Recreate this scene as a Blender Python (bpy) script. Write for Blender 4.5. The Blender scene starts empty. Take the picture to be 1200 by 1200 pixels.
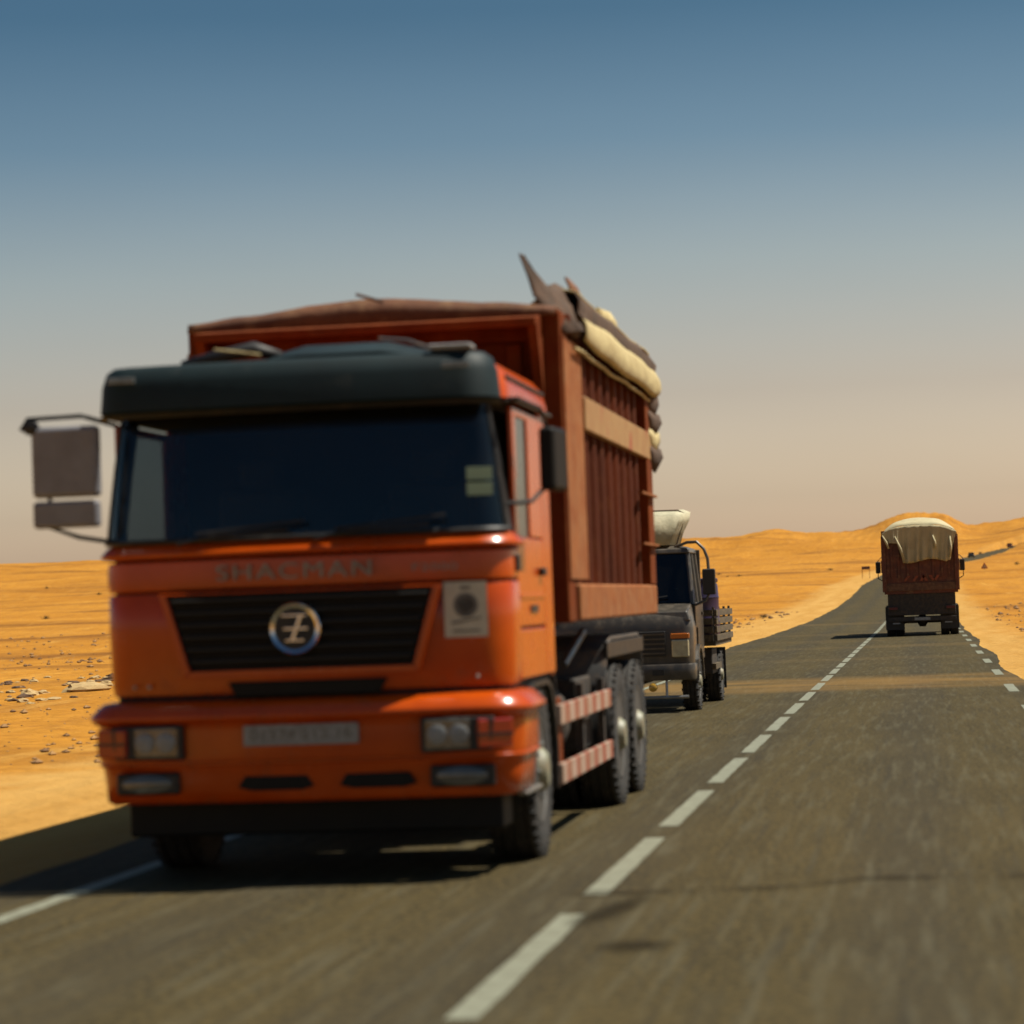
import bpy, bmesh, math, random
import numpy as np
from mathutils import Vector, Matrix, noise

random.seed(7)
scene = bpy.context.scene
COL = scene.collection

# ------------------------------------------------------------------ camera
FPX, CAM_H = 3258.0, 1.57
def _n(v): return v / np.linalg.norm(v)
_roll = math.radians(2.4)
_Yc = _n(np.array([(1082 - 600) / FPX, -(690 - 600) / FPX, -1.0]))
_z0 = np.array([-math.sin(_roll), math.cos(_roll), 0.0])
_Zc = _n(_z0 - _Yc * _z0.dot(_Yc))
_Xc = np.cross(_Yc, _Zc)
_R = np.array([_Xc, _Yc, _Zc])
cam_d = bpy.data.cameras.new("camera")
cam = bpy.data.objects.new("camera", cam_d)
COL.objects.link(cam)
M4 = Matrix([list(_R[0]) + [0], list(_R[1]) + [0], list(_R[2]) + [CAM_H], [0, 0, 0, 1]])
cam.matrix_world = M4
cam_d.sensor_width = 36
cam_d.lens = 36 * FPX / 1200
cam_d.clip_start = 0.1
cam_d.clip_end = 20000
cam_d.dof.use_dof = True
cam_d.dof.focus_distance = 60
cam_d.dof.aperture_fstop = 1.9
scene.camera = cam

# ------------------------------------------------------------------ world, sun, exposure
SUN_DIR = Vector((0.47, 0.11, 0.87)).normalized()      # towards the sun
SUN_EL = math.asin(SUN_DIR.z)
SUN_ROT = math.atan2(SUN_DIR.x, SUN_DIR.y)
world = bpy.data.worlds.new("World")
scene.world = world
world.use_nodes = True
wt = world.node_tree
wt.nodes.clear()
w_out = wt.nodes.new("ShaderNodeOutputWorld")
w_bg = wt.nodes.new("ShaderNodeBackground")
w_sky = wt.nodes.new("ShaderNodeTexSky")
w_sky.sky_type = 'NISHITA'
w_sky.sun_disc = False
w_sky.sun_elevation = SUN_EL
w_sky.sun_rotation = SUN_ROT
w_sky.dust_density = 3.0
w_sky.air_density = 1.0
w_sky.ozone_density = 1.5
w_tc = wt.nodes.new("ShaderNodeTexCoord")
w_sep = wt.nodes.new("ShaderNodeSeparateXYZ")
w_ramp = wt.nodes.new("ShaderNodeValToRGB")
w_mul = wt.nodes.new("ShaderNodeMix")
w_mul.data_type = 'RGBA'; w_mul.blend_type = 'MULTIPLY'
w_mul.inputs[0].default_value = 1.0
wt.links.new(w_tc.outputs["Generated"], w_sep.inputs[0])
w_map = wt.nodes.new("ShaderNodeMapRange")
w_map.inputs[1].default_value = 0.0; w_map.inputs[2].default_value = 0.5
wt.links.new(w_sep.outputs[2], w_map.inputs[0])
wt.links.new(w_map.outputs[0], w_ramp.inputs[0])
# dusty desert air: tint of the sky by elevation (0 = horizon, 1 = 30 degrees up and beyond)
SKY = [(0.0, (4.6, 3.6, 2.9)), (0.03, (3.3, 2.5, 2.0)), (0.07, (2.30, 1.80, 1.48)), (0.147, (1.52, 1.18, 0.98)), (0.24, (1.06, 0.98, 0.86)),
       (0.33, (0.54, 0.66, 0.68)), (0.42, (0.28, 0.44, 0.50)), (0.6, (0.20, 0.34, 0.42)), (1.0, (0.16, 0.28, 0.36))]
cr = w_ramp.color_ramp
while len(cr.elements) < len(SKY): cr.elements.new(0.5)
for e, (p, c) in zip(cr.elements, SKY):
    e.position = p; e.color = (*c, 1)
wt.links.new(w_sky.outputs[0], w_mul.inputs[6])
wt.links.new(w_ramp.outputs[0], w_mul.inputs[7])
w_nz = wt.nodes.new("ShaderNodeTexNoise"); w_nz.inputs["Scale"].default_value = 5.0; w_nz.inputs["Detail"].default_value = 4
w_mp = wt.nodes.new("ShaderNodeMapping"); w_mp.inputs["Scale"].default_value = (1, 1, 5)
wt.links.new(w_tc.outputs["Generated"], w_mp.inputs[0]); wt.links.new(w_mp.outputs[0], w_nz.inputs["Vector"])
w_hr = wt.nodes.new("ShaderNodeMapRange"); w_hr.inputs[1].default_value = 0.3; w_hr.inputs[2].default_value = 0.7
w_hr.inputs[3].default_value = 0.985; w_hr.inputs[4].default_value = 1.015
wt.links.new(w_nz.outputs[0], w_hr.inputs[0])
w_m2 = wt.nodes.new("ShaderNodeVectorMath"); w_m2.operation = 'SCALE'
wt.links.new(w_mul.outputs[2], w_m2.inputs[0]); wt.links.new(w_hr.outputs[0], w_m2.inputs["Scale"])
wt.links.new(w_m2.outputs[0], w_bg.inputs[0])
w_bg.inputs[1].default_value = 0.0795
wt.links.new(w_bg.outputs[0], w_out.inputs[0])

sun_d = bpy.data.lights.new("sun", 'SUN')
sun = bpy.data.objects.new("sun", sun_d)
COL.objects.link(sun)
sun.rotation_euler = SUN_DIR.to_track_quat('Z', 'Y').to_euler()
sun_d.energy = 5.0
sun_d.angle = math.radians(0.53)
sun_d.color = (1.0, 0.93, 0.80)

vs = scene.view_settings
scene.display_settings.display_device = 'sRGB'
vs.view_transform = 'Standard'
vs.look = 'None'
vs.exposure = 0.6
vs.gamma = 1.0
vs.use_curve_mapping = False

# ------------------------------------------------------------------ materials
MATS = {}
K = 0.63        # real base colours against the exposure above
def nodes_of(name):
    m = bpy.data.materials.new(name)
    m.use_nodes = True
    nt = m.node_tree
    return m, nt, nt.nodes, nt.links, nt.nodes["Principled BSDF"]

def mixc(nt, fac, a, b, mode='MIX'):
    n = nt.nodes.new("ShaderNodeMix"); n.data_type = 'RGBA'; n.blend_type = mode
    for sock, v in ((0, fac), (6, a), (7, b)):
        if isinstance(v, (int, float)): n.inputs[sock].default_value = v
        elif isinstance(v, (tuple, list)): n.inputs[sock].default_value = (*v, 1) if len(v) == 3 else v
        else: nt.links.new(v, n.inputs[sock])
    return n.outputs[2]

def noise_fac(nt, scale, detail=6, lo=0.35, hi=0.65, stretch=None, coord="Object", rough=0.6):
    tc = nt.nodes.new("ShaderNodeTexCoord")
    src = tc.outputs[coord]
    if stretch:
        mp = nt.nodes.new("ShaderNodeMapping"); mp.inputs["Scale"].default_value = stretch
        nt.links.new(src, mp.inputs[0]); src = mp.outputs[0]
    nz = nt.nodes.new("ShaderNodeTexNoise")
    nz.inputs["Scale"].default_value = scale; nz.inputs["Detail"].default_value = detail
    nz.inputs["Roughness"].default_value = rough
    nt.links.new(src, nz.inputs["Vector"])
    mr = nt.nodes.new("ShaderNodeMapRange")
    mr.inputs[1].default_value = lo; mr.inputs[2].default_value = hi
    nt.links.new(nz.outputs[0], mr.inputs[0])
    return mr.outputs[0], nz.outputs[0]

def surface(name, c1, c2=None, rough=0.6, metal=0.0, scale=4.0, dust=0.0, dust_col=(0.42, 0.25, 0.12), bump=0.0,
            coat=0.0, spec=0.5, stretch=None, lo=0.35, hi=0.65, bscale=None, boost=1.0):
    if name in MATS: return MATS[name]
    m, nt, N, L, P = nodes_of(name)
    c2 = c2 or tuple(v * 0.75 for v in c1)
    kk = 1.0 if metal > .5 else K * boost
    c1 = tuple(v * kk for v in c1); c2 = tuple(v * kk for v in c2); dust_col = tuple(v * kk for v in dust_col)
    f, raw = noise_fac(nt, scale, lo=lo, hi=hi, stretch=stretch)
    col = mixc(nt, f, c1, c2)
    r_in = rough
    if dust > 0:
        fd, _ = noise_fac(nt, scale * 1.7 + 1.3, detail=8, lo=0.62 - dust * 0.5, hi=0.95)
        col = mixc(nt, fd, col, dust_col)
        mr = nt.nodes.new("ShaderNodeMapRange")
        mr.inputs[3].default_value = rough; mr.inputs[4].default_value = 0.95
        L.new(fd, mr.inputs[0]); L.new(mr.outputs[0], P.inputs["Roughness"])
    else:
        P.inputs["Roughness"].default_value = rough
    L.new(col, P.inputs["Base Color"])
    P.inputs["Metallic"].default_value = metal
    P.inputs["Coat Weight"].default_value = coat
    P.inputs["Coat Roughness"].default_value = 0.12
    P.inputs["Specular IOR Level"].default_value = spec
    if bump:
        bn = nt.nodes.new("ShaderNodeBump"); bn.inputs["Strength"].default_value = bump
        bn.inputs["Distance"].default_value = 0.02
        _, r2 = noise_fac(nt, bscale or scale * 4, detail=8)
        L.new(r2, bn.inputs["Height"]); L.new(bn.outputs[0], P.inputs["Normal"])
    MATS[name] = m
    return m

ORANGE = surface("orange paint", (0.64, 0.088, 0.002), (0.54, 0.068, 0.002), spec=.3, rough=0.26, boost=1.12, scale=3, dust=0.1, dust_col=(0.30, 0.09, 0.02), coat=0.3, bump=0.03)
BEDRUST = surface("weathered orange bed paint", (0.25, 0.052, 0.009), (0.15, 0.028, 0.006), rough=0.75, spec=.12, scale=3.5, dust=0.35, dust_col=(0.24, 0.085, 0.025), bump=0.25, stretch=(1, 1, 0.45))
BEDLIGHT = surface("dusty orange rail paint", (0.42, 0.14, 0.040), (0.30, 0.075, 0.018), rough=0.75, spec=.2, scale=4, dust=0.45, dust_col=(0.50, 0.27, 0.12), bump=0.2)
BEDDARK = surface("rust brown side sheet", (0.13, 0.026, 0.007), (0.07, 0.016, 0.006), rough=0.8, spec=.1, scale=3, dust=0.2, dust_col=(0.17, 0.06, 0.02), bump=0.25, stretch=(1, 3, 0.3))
TEAL = surface("dark teal visor plastic", (0.007, 0.026, 0.031), (0.005, 0.018, 0.022), rough=0.6, spec=.3, scale=3, dust=0.05, dust_col=(0.05, 0.06, 0.06))
SLAT = surface("dark grille slat", (0.012, 0.012, 0.012), (0.016, 0.015, 0.014), rough=0.45, scale=5, spec=.4)
GRILLBLACK = surface("black grille plastic", (0.006, 0.006, 0.006), (0.01, 0.01, 0.009), rough=0.6, scale=5, spec=.25)
BLACK = surface("black plastic", (0.012, 0.012, 0.013), (0.02, 0.019, 0.018), rough=0.5, scale=5, dust=0.15, dust_col=(0.10, 0.08, 0.06))
DARKIN = surface("dark cab lining", (0.012, 0.012, 0.014), rough=0.8)
RUBBER = surface("dusty tyre rubber", (0.018, 0.018, 0.018), (0.035, 0.033, 0.030), rough=0.8, scale=9, dust=0.3, dust_col=(0.13, 0.10, 0.075), bump=0.2)
CHASSIS = surface("grimy chassis steel", (0.022, 0.022, 0.022), (0.045, 0.036, 0.028), rough=0.7, scale=6, dust=0.4, dust_col=(0.15, 0.10, 0.06), bump=0.2)
GREY = surface("grey plastic mudguard", (0.09, 0.10, 0.11), (0.13, 0.13, 0.13), rough=0.5, scale=5, dust=0.3)
MIRROR_GREY = surface("grey mirror housing", (0.15, 0.155, 0.175), (0.12, 0.12, 0.135), rough=0.45, boost=1.9, scale=6, dust=0.1, dust_col=(.2,.18,.17))
RIMDARK = surface("dusty grey wheel rim", (0.085, 0.085, 0.08), (0.06, 0.055, 0.05), rough=0.6, scale=8, dust=0.3, dust_col=(.14,.11,.08))
RIM = surface("pale painted wheel rim", (0.34, 0.35, 0.24), (0.25, 0.25, 0.17), rough=0.5, scale=8, dust=0.35)
STEEL = surface("dull steel", (0.35, 0.35, 0.33), (0.25, 0.24, 0.22), rough=0.4, metal=0.8, scale=9, dust=0.2)
CHROME = surface("chrome", (0.75, 0.76, 0.78), (0.6, 0.6, 0.62), rough=0.18, metal=1.0, scale=5)
SILVERTEXT = surface("silver lettering", (0.40, 0.37, 0.33), (0.26, 0.24, 0.22), rough=0.35, metal=0.3, scale=30)
WHITE = surface("off white sticker vinyl", (0.85, 0.79, 0.62), (0.74, 0.68, 0.52), rough=0.5, scale=12)
INK = surface("grey print", (0.25, 0.23, 0.2), rough=0.6)
PLATE = surface("number plate", (0.42, 0.44, 0.44), (0.30, 0.31, 0.31), rough=0.4, scale=20)
CREAM = surface("cream canvas", (0.78, 0.66, 0.33), (0.55, 0.43, 0.20), rough=0.85, scale=6, dust=0.3, dust_col=(.45,.33,.17), bump=0.5, bscale=14)
CANVAS_BROWN_SHADE = surface("brown canvas and fold shade", (0.075, 0.045, 0.028), (0.13, 0.07, 0.04), rough=0.9, scale=5, bump=0.5, bscale=14)  # brown cloth of the flaps, and painted shade on the rolled tarp's fold
BROWNTARP = surface("faded brown tarpaulin", (0.24, 0.095, 0.04), (0.14, 0.05, 0.022), rough=0.85, scale=3.5, dust=0.25, bump=0.4, bscale=9)
TARP = surface("pale khaki tarpaulin", (0.68, 0.60, 0.36), (0.56, 0.48, 0.28), rough=0.85, scale=2.5, bump=0.6, bscale=7)
LIGHTCLOTH = surface("pale roof bundle cloth", (0.72, 0.66, 0.45), (0.48, 0.45, 0.30), rough=0.8, scale=5, bump=0.5, bscale=10)
BRONZE = surface("dusty grey bronze paint", (0.060, 0.052, 0.042), (0.095, 0.078, 0.058), rough=0.4, scale=4, dust=0.25, dust_col=(.2,.15,.10), coat=0.3)
WOODSLAT = surface("weathered olive boards", (0.13, 0.095, 0.045), (0.07, 0.055, 0.03), rough=0.8, scale=8, dust=0.3, stretch=(1, 0.2, 3))
MAROON = surface("dark red tailgate paint", (0.20, 0.045, 0.014), (0.11, 0.026, 0.011), rough=0.6, scale=3, dust=0.2, bump=0.2)
CHEV = surface("orange chevron paint", (0.42, 0.08, 0.015), (0.24, 0.05, 0.012), rough=0.5, scale=8)
PURPLE = surface("purple plastic", (0.055, 0.032, 0.11), (0.04, 0.024, 0.08), rough=0.4, scale=5)
DIMRED = surface("dusty red lens", (0.16, 0.012, 0.01), rough=0.5)
REDLENS = surface("red lamp lens", (0.50, 0.012, 0.005), rough=0.2, coat=0.6)
AMBER = surface("amber lamp lens", (0.85, 0.22, 0.02), rough=0.2, coat=0.6)
LENS = surface("headlamp lens", (0.20, 0.22, 0.22), (0.10, 0.11, 0.11), rough=0.12, coat=0.8, scale=9)
BRIGHTLENS = surface("bright headlamp lens", (0.80, 0.76, 0.50), (0.55, 0.5, 0.33), rough=0.15, coat=0.8, scale=9)
YELLOWLENS = surface("yellow fog lamp lens", (0.85, 0.48, 0.05), rough=0.2, coat=0.8)
STICKGREEN = surface("pale green permit sticker", (0.42, 0.66, 0.52), (0.36, 0.56, 0.45), rough=0.5)
SIGNRED = surface("red sign border", (0.45, 0.03, 0.02), rough=0.5)
SIGNPURPLE = surface("faded purple sign board", (0.13, 0.05, 0.09), rough=0.6)
SEAT = surface("grey seat fabric", (0.06, 0.055, 0.055), rough=0.9)

def glass_mat(name, tint, mixv):
    m, nt, N, L, P = nodes_of(name)
    N.remove(P)
    tr = N.new("ShaderNodeBsdfTransparent"); tr.inputs[0].default_value = (*tint, 1)
    gl = N.new("ShaderNodeBsdfGlossy"); gl.inputs["Roughness"].default_value = 0.06
    gl.inputs[0].default_value = (0.75, 0.82, 0.85, 1)
    lw = N.new("ShaderNodeLayerWeight"); lw.inputs[0].default_value = 0.5
    pw = N.new("ShaderNodeMath"); pw.operation = 'POWER'; pw.inputs[1].default_value = 5.0; L.new(lw.outputs["Facing"], pw.inputs[0])
    fr = N.new("ShaderNodeMath"); fr.operation = 'MULTIPLY_ADD'; fr.inputs[1].default_value = 0.9; fr.inputs[2].default_value = 0.045; L.new(pw.outputs[0], fr.inputs[0])
    mx = N.new("ShaderNodeMixShader")
    L.new(fr.outputs[0], mx.inputs[0]); L.new(tr.outputs[0], mx.inputs[1]); L.new(gl.outputs[0], mx.inputs[2])
    df = N.new("ShaderNodeBsdfDiffuse")
    f, _ = noise_fac(nt, 2.2, lo=0.3, hi=0.8)
    c = mixc(nt, f, (0.05, 0.05, 0.05), (0.16, 0.14, 0.12)); L.new(c, df.inputs[0])
    m2 = N.new("ShaderNodeMixShader"); m2.inputs[0].default_value = mixv
    L.new(mx.outputs[0], m2.inputs[1]); L.new(df.outputs[0], m2.inputs[2])
    L.new(m2.outputs[0], N["Material Output"].inputs[0])
    return m
GLASS = glass_mat("dusty windscreen glass", (0.60, 0.65, 0.67), 0.03)
DARKGLASS = glass_mat("dark tinted glass", (0.10, 0.12, 0.13), 0.03)

def striped():
    m, nt, N, L, P = nodes_of("red and white reflective stripes")
    tc = N.new("ShaderNodeTexCoord"); sp = N.new("ShaderNodeSeparateXYZ")
    L.new(tc.outputs["Object"], sp.inputs[0])
    a = N.new("ShaderNodeMath"); a.operation = 'MULTIPLY'; a.inputs[1].default_value = 2.0
    L.new(sp.outputs[1], a.inputs[0])
    fr = N.new("ShaderNodeMath"); fr.operation = 'FRACT'; L.new(a.outputs[0], fr.inputs[0])
    gt = N.new("ShaderNodeMath"); gt.operation = 'GREATER_THAN'; gt.inputs[1].default_value = 0.5
    L.new(fr.outputs[0], gt.inputs[0])
    c = mixc(nt, gt.outputs[0], (0.60, 0.42, 0.33), (0.42, 0.10, 0.06))
    f, _ = noise_fac(nt, 7, lo=0.4, hi=0.8)
    c = mixc(nt, f, c, (0.36, 0.22, 0.13))
    c = mixc(nt, 1.0, c, (K, K, K), "MULTIPLY")
    L.new(c, P.inputs["Base Color"]); P.inputs["Roughness"].default_value = 0.5
    return m
STRIPES = striped()

def beltmat():
    m, nt, N, L, P = nodes_of("faded yellow belt paint with red mark")
    f, _ = noise_fac(nt, 5, lo=0.35, hi=0.7)
    c = mixc(nt, f, (0.52, 0.31, 0.12), (0.42, 0.20, 0.07))
    f2, _ = noise_fac(nt, 2.1, lo=0.55, hi=0.62)
    c = mixc(nt, f2, c, (0.45, 0.12, 0.05))
    c = mixc(nt, 1.0, c, (K, K, K), "MULTIPLY")
    L.new(c, P.inputs["Base Color"]); P.inputs["Roughness"].default_value = 0.6
    return m
BELT = beltmat()

# ------------------------------------------------------------------ mesh helpers
def mk(name, bm, mat, parent=None, bevel=0.0, smooth=False, seg=2):
    me = bpy.data.meshes.new(name)
    bmesh.ops.recalc_face_normals(bm, faces=bm.faces)
    bm.to_mesh(me); bm.free()
    o = bpy.data.objects.new(name, me)
    COL.objects.link(o)
    if mat: me.materials.append(mat)
    if parent: o.parent = parent
    if bevel:
        b = o.modifiers.new("bevel", 'BEVEL'); b.width = bevel; b.segments = seg; b.limit_method = 'ANGLE'
        b.angle_limit = math.radians(35)
        b.harden_normals = True
        for p in me.polygons: p.use_smooth = True
    if smooth:
        for p in me.polygons: p.use_smooth = True
        if smooth != 'all':
            me.set_sharp_from_angle(angle=math.radians(38))
    return o

def nb(): return bmesh.new()

def box(bm, x0, x1, y0, y1, z0, z1, M=None):
    vs = [Vector((x, y, z)) for z in (z0, z1) for y in (y0, y1) for x in (x0, x1)]
    if M is not None: vs = [M @ v for v in vs]
    v = [bm.verts.new(p) for p in vs]
    for f in ((0, 1, 3, 2), (4, 6, 7, 5), (0, 4, 5, 1), (1, 5, 7, 3), (3, 7, 6, 2), (2, 6, 4, 0)):
        bm.faces.new([v[i] for i in f])
    return bm

def bx(*a, M=None): return box(nb(), *a, M=M)

def prism(bm, pts, axis, a, b):
    def P(p, t):
        if axis == 'y': return Vector((p[0], t, p[1]))
        if axis == 'x': return Vector((t, p[0], p[1]))
        return Vector((p[0], p[1], t))
    A = [bm.verts.new(P(p, a)) for p in pts]; Bv = [bm.verts.new(P(p, b)) for p in pts]
    bm.faces.new(A); bm.faces.new(Bv[::-1])
    n = len(pts)
    for i in range(n): bm.faces.new((A[i], A[(i + 1) % n], Bv[(i + 1) % n], Bv[i]))
    return bm

def tube(bm, pts, r, n=8, closed=False):
    pts = [Vector(p) for p in pts]
    rings = []
    up = Vector((0, 0, 1))
    for i, p in enumerate(pts):
        if closed: d = pts[(i + 1) % len(pts)] - pts[i - 1]
        else: d = pts[min(i + 1, len(pts) - 1)] - pts[max(i - 1, 0)]
        d.normalize()
        u = up if abs(d.dot(up)) < 0.95 else Vector((1, 0, 0))
        a = d.cross(u).normalized(); b = d.cross(a)
        rr = r[i] if isinstance(r, (list, tuple)) else r
        rings.append([bm.verts.new(p + a * rr * math.cos(2 * math.pi * k / n) + b * rr * math.sin(2 * math.pi * k / n)) for k in range(n)])
    m = len(rings)
    for i in range(m if closed else m - 1):
        A, Bv = rings[i], rings[(i + 1) % m]
        for k in range(n): bm.faces.new((A[k], A[(k + 1) % n], Bv[(k + 1) % n], Bv[k]))
    if not closed:
        bm.faces.new(rings[0]); bm.faces.new(rings[-1][::-1])
    return bm

def lathe(bm, prof, axis='x', c=(0, 0, 0), n=36):
    """prof: (radius, t along the axis)"""
    c = Vector(c)
    rings = []
    for r, t in prof:
        ring = []
        for k in range(n):
            a = 2 * math.pi * k / n
            u, v = r * math.cos(a), r * math.sin(a)
            p = {'x': Vector((t, u, v)), 'y': Vector((u, t, v)), 'z': Vector((u, v, t))}[axis]
            ring.append(bm.verts.new(c + p))
        rings.append(ring)
    for A, Bv in zip(rings, rings[1:]):
        for k in range(n): bm.faces.new((A[k], A[(k + 1) % n], Bv[(k + 1) % n], Bv[k]))
    bm.faces.new(rings[0]); bm.faces.new(rings[-1][::-1])
    return bm

def sheet(bm, rows, thick=None, nrm=None):
    """rows: grid of points; thick gives a solid, pushed along -vertex normals"""
    R, C = len(rows), len(rows[0])
    P = [[Vector(p) for p in r] for r in rows]
    def normal(i, j):
        a = P[min(i + 1, R - 1)][j] - P[max(i - 1, 0)][j]
        b = P[i][min(j + 1, C - 1)] - P[i][max(j - 1, 0)]
        n = a.cross(b)
        return n.normalized() if n.length > 1e-9 else Vector((0, 0, 1))
    A = [[bm.verts.new(P[i][j]) for j in range(C)] for i in range(R)]
    for i in range(R - 1):
        for j in range(C - 1):
            bm.faces.new((A[i][j], A[i + 1][j], A[i + 1][j + 1], A[i][j + 1]))
    if thick:
        Bv = [[bm.verts.new(P[i][j] - (nrm(i, j) if nrm else normal(i, j)) * thick) for j in range(C)] for i in range(R)]
        for i in range(R - 1):
            for j in range(C - 1):
                bm.faces.new((Bv[i][j], Bv[i][j + 1], Bv[i + 1][j + 1], Bv[i + 1][j]))
        for i in range(R - 1):
            bm.faces.new((A[i][0], Bv[i][0], Bv[i + 1][0], A[i + 1][0]))
            bm.faces.new((A[i][-1], A[i + 1][-1], Bv[i + 1][-1], Bv[i][-1]))
        for j in range(C - 1):
            bm.faces.new((A[0][j], A[0][j + 1], Bv[0][j + 1], Bv[0][j]))
            bm.faces.new((A[-1][j], Bv[-1][j], Bv[-1][j + 1], A[-1][j + 1]))
    return bm

def loft(bm, rings, cap=True):
    V = [[bm.verts.new(Vector(p)) for p in r] for r in rings]
    n = len(V[0])
    for A, Bv in zip(V, V[1:]):
        for k in range(n): bm.faces.new((A[k], A[(k + 1) % n], Bv[(k + 1) % n], Bv[k]))
    if cap: bm.faces.new(V[0]); bm.faces.new(V[-1][::-1])
    return bm

def plan(w, r, b, yend, y0=0.0, xlim=None):
    """front outline of a cab seen from above, left rear - round the front - right rear"""
    pts = [(-w, yend)]
    if yend > y0 + b + r + 0.3: pts += [(-w, y0 + b + r + (yend - y0 - b - r) * 0.5)]
    for k in range(9):
        a = math.pi + (math.pi / 2) * k / 8
        pts.append((-w + r + r * math.cos(a), y0 + b + r + r * math.sin(a)))
    for k in range(1, 12):
        x = (-w + r) + 2 * (w - r) * k / 12
        pts.append((x, y0 + b * (x / (w - r)) ** 2))
    pts += [(-x, y) for x, y in pts[:(len(pts) - 11)][::-1]]
    if xlim:
        f = [p for p in pts if xlim[0] - 1e-6 <= p[0] <= xlim[1] + 1e-6 and p[1] < y0 + b + r]
        def yat(x): return y0 + b * (x / (w - r)) ** 2
        f = [(xlim[0], yat(xlim[0]))] + [p for p in f if xlim[0] + .01 < p[0] < xlim[1] - .01] + [(xlim[1], yat(xlim[1]))]
        pts = f
    return pts

def outn(pts):
    out = []
    for i in range(len(pts)):
        a, b = pts[max(i - 1, 0)], pts[min(i + 1, len(pts) - 1)]
        dx, dy = b[0] - a[0], b[1] - a[1]
        l = math.hypot(dx, dy)
        out.append((dy / l, -dx / l))
    return out

def shell(pts, prof, thick=0.02, bm=None):
    """wrap a vertical profile [(z, outward offset)] round a plan curve"""
    bm = bm or nb()
    ns = outn(pts)
    rows = [[(p[0] + n[0] * off, p[1] + n[1] * off, z) for p, n in zip(pts, ns)] for z, off in prof]
    return sheet(bm, rows, thick, nrm=lambda i, j: Vector((ns[j][0], ns[j][1], 0)))

def text(name, s, size, loc, rot, mat, parent, extr=0.004, spacing=1.0, width=None):
    cu = bpy.data.curves.new(name, 'FONT')
    cu.body = s; cu.size = size; cu.extrude = extr; cu.align_x = 'CENTER'; cu.align_y = 'CENTER'; cu.space_character = spacing
    tmp = bpy.data.objects.new("tmp", cu); COL.objects.link(tmp)
    dg = bpy.context.evaluated_depsgraph_get()
    me = bpy.data.meshes.new_from_object(tmp.evaluated_get(dg))
    bpy.data.objects.remove(tmp)
    me.name = name; me.materials.clear(); me.materials.append(mat)
    if width:
        xs = [v.co.x for v in me.vertices]
        k = width / (max(xs) - min(xs))
        for v in me.vertices: v.co.x *= k
    o = bpy.data.objects.new(name, me); COL.objects.link(o)
    o.location = loc; o.rotation_euler = rot
    if parent: o.parent = parent
    return o

def thing(name, label, cat, loc=(0, 0, 0), rotz=0, group=None):
    o = bpy.data.objects.new(name, None); COL.objects.link(o)
    o.empty_display_size = 0.2
    o.location = loc; o.rotation_euler = (0, 0, rotz); o["label"] = label; o["category"] = cat
    if group: o["group"] = group
    return o

def tag(o, label, cat, group=None):
    o["label"] = label; o["category"] = cat
    if group: o["group"] = group
    return o

def copy_tree(o, parent=None):
    c = o.copy(); COL.objects.link(c); c.parent = parent
    for ch in list(o.children): copy_tree(ch, c)
    return c

FACE = (math.pi / 2, 0, 0)     # text that faces the camera (-Y)

# ------------------------------------------------------------------ terrain
_zy = [-500, 110, 150, 190, 230, 275, 400, 560, 700, 750, 850, 950, 1050, 1170, 1260, 1400, 1800, 4600]
_zz = [0, 0, .13, .51, 1.15, 2.18, 3.85, 6.0, 7.8, 8.6, 11.2, 14.1, 19.5, 25.5, 27.5, 24, 5, -20]
def base_z(Y):
    if Y <= 100: return 0.0
    w = 4 if Y < 300 else 18
    return float(sum(np.interp(Y + d * w, _zy, _zz) for d in (-2, -1, 0, 1, 2)) / 5)

_ry = [-80, 0, 300, 480, 600, 680, 750, 850, 940, 1000, 1060, 1300]
_rx = [-1.8, -1.8, -1.8, -1.2, 1.0, 4.8, 10.6, 20.0, 28.5, 42.0, 75.0, 260.0]
def road_x(Y):
    return float(sum(np.interp(Y + d, _ry, _rx) for d in (-24, -16, -8, 0, 8, 16, 24)) / 7) if Y > 250 else -1.8

def nz(x, y, s, seed=0.0): return noise.noise(Vector((x * s, y * s, seed)))

def terr_z(X, Y):
    z = base_z(Y)
    d = abs(X - road_x(Y)) - 4.0
    if d <= 0: return z - 0.03
    k = min(1.0, d / 14.0)
    far = min(1.0, max(0.0, (Y - 60) / 600.0))
    h = 0.22 * nz(X, Y, 0.09, 3) * k + 0.05 * nz(X, Y, 0.5, 9) * k
    h += (0.9 * nz(X, Y, 0.02, 5) + 0.35 * nz(X, Y * 2.2, 0.05, 8)) * k * (0.25 + far)
    kk = min(1.0, d / 120.0)
    h += kk * far * (3.2 * nz(X, Y * 1.4, 0.006, 2) + 1.5 * nz(X * .6, Y * 1.6, 0.016, 4))
    if Y > 700:
        f = min(1, (Y - 700) / 300)
        h += f * (1.2 * nz(X, Y, 0.012, 11) + 1.0 * nz(X, 0, 0.03, 12))
        h += f * 5.0 * math.exp(-((X - 70) / 45.0) ** 2)
    # the mound on the skyline behind the far lorry
    g = math.exp(-((Y - 1160) / 90) ** 2)
    Xc = max(-80.0, min(80.0, X))
    m = 1 / (1 + math.exp(-(Xc + 16) / 3.2)) * 1 / (1 + math.exp((Xc - 14) / 2.4))
    h += g * m * (6.8 + 1.2 * nz(X, Y, 0.09, 33))
    h += min(1, max(0, (Y - 500) / 500)) * kk * (1.0 * nz(X, Y * .5, 0.05, 34) + 0.9 * nz(X, Y * .3, 0.13, 35) + .5 * nz(X, Y * .3, 0.4, 36))
    h += g * 2.5 * math.exp(-((X + 62) / 10) ** 2)
    return z - 0.02 + h

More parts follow.
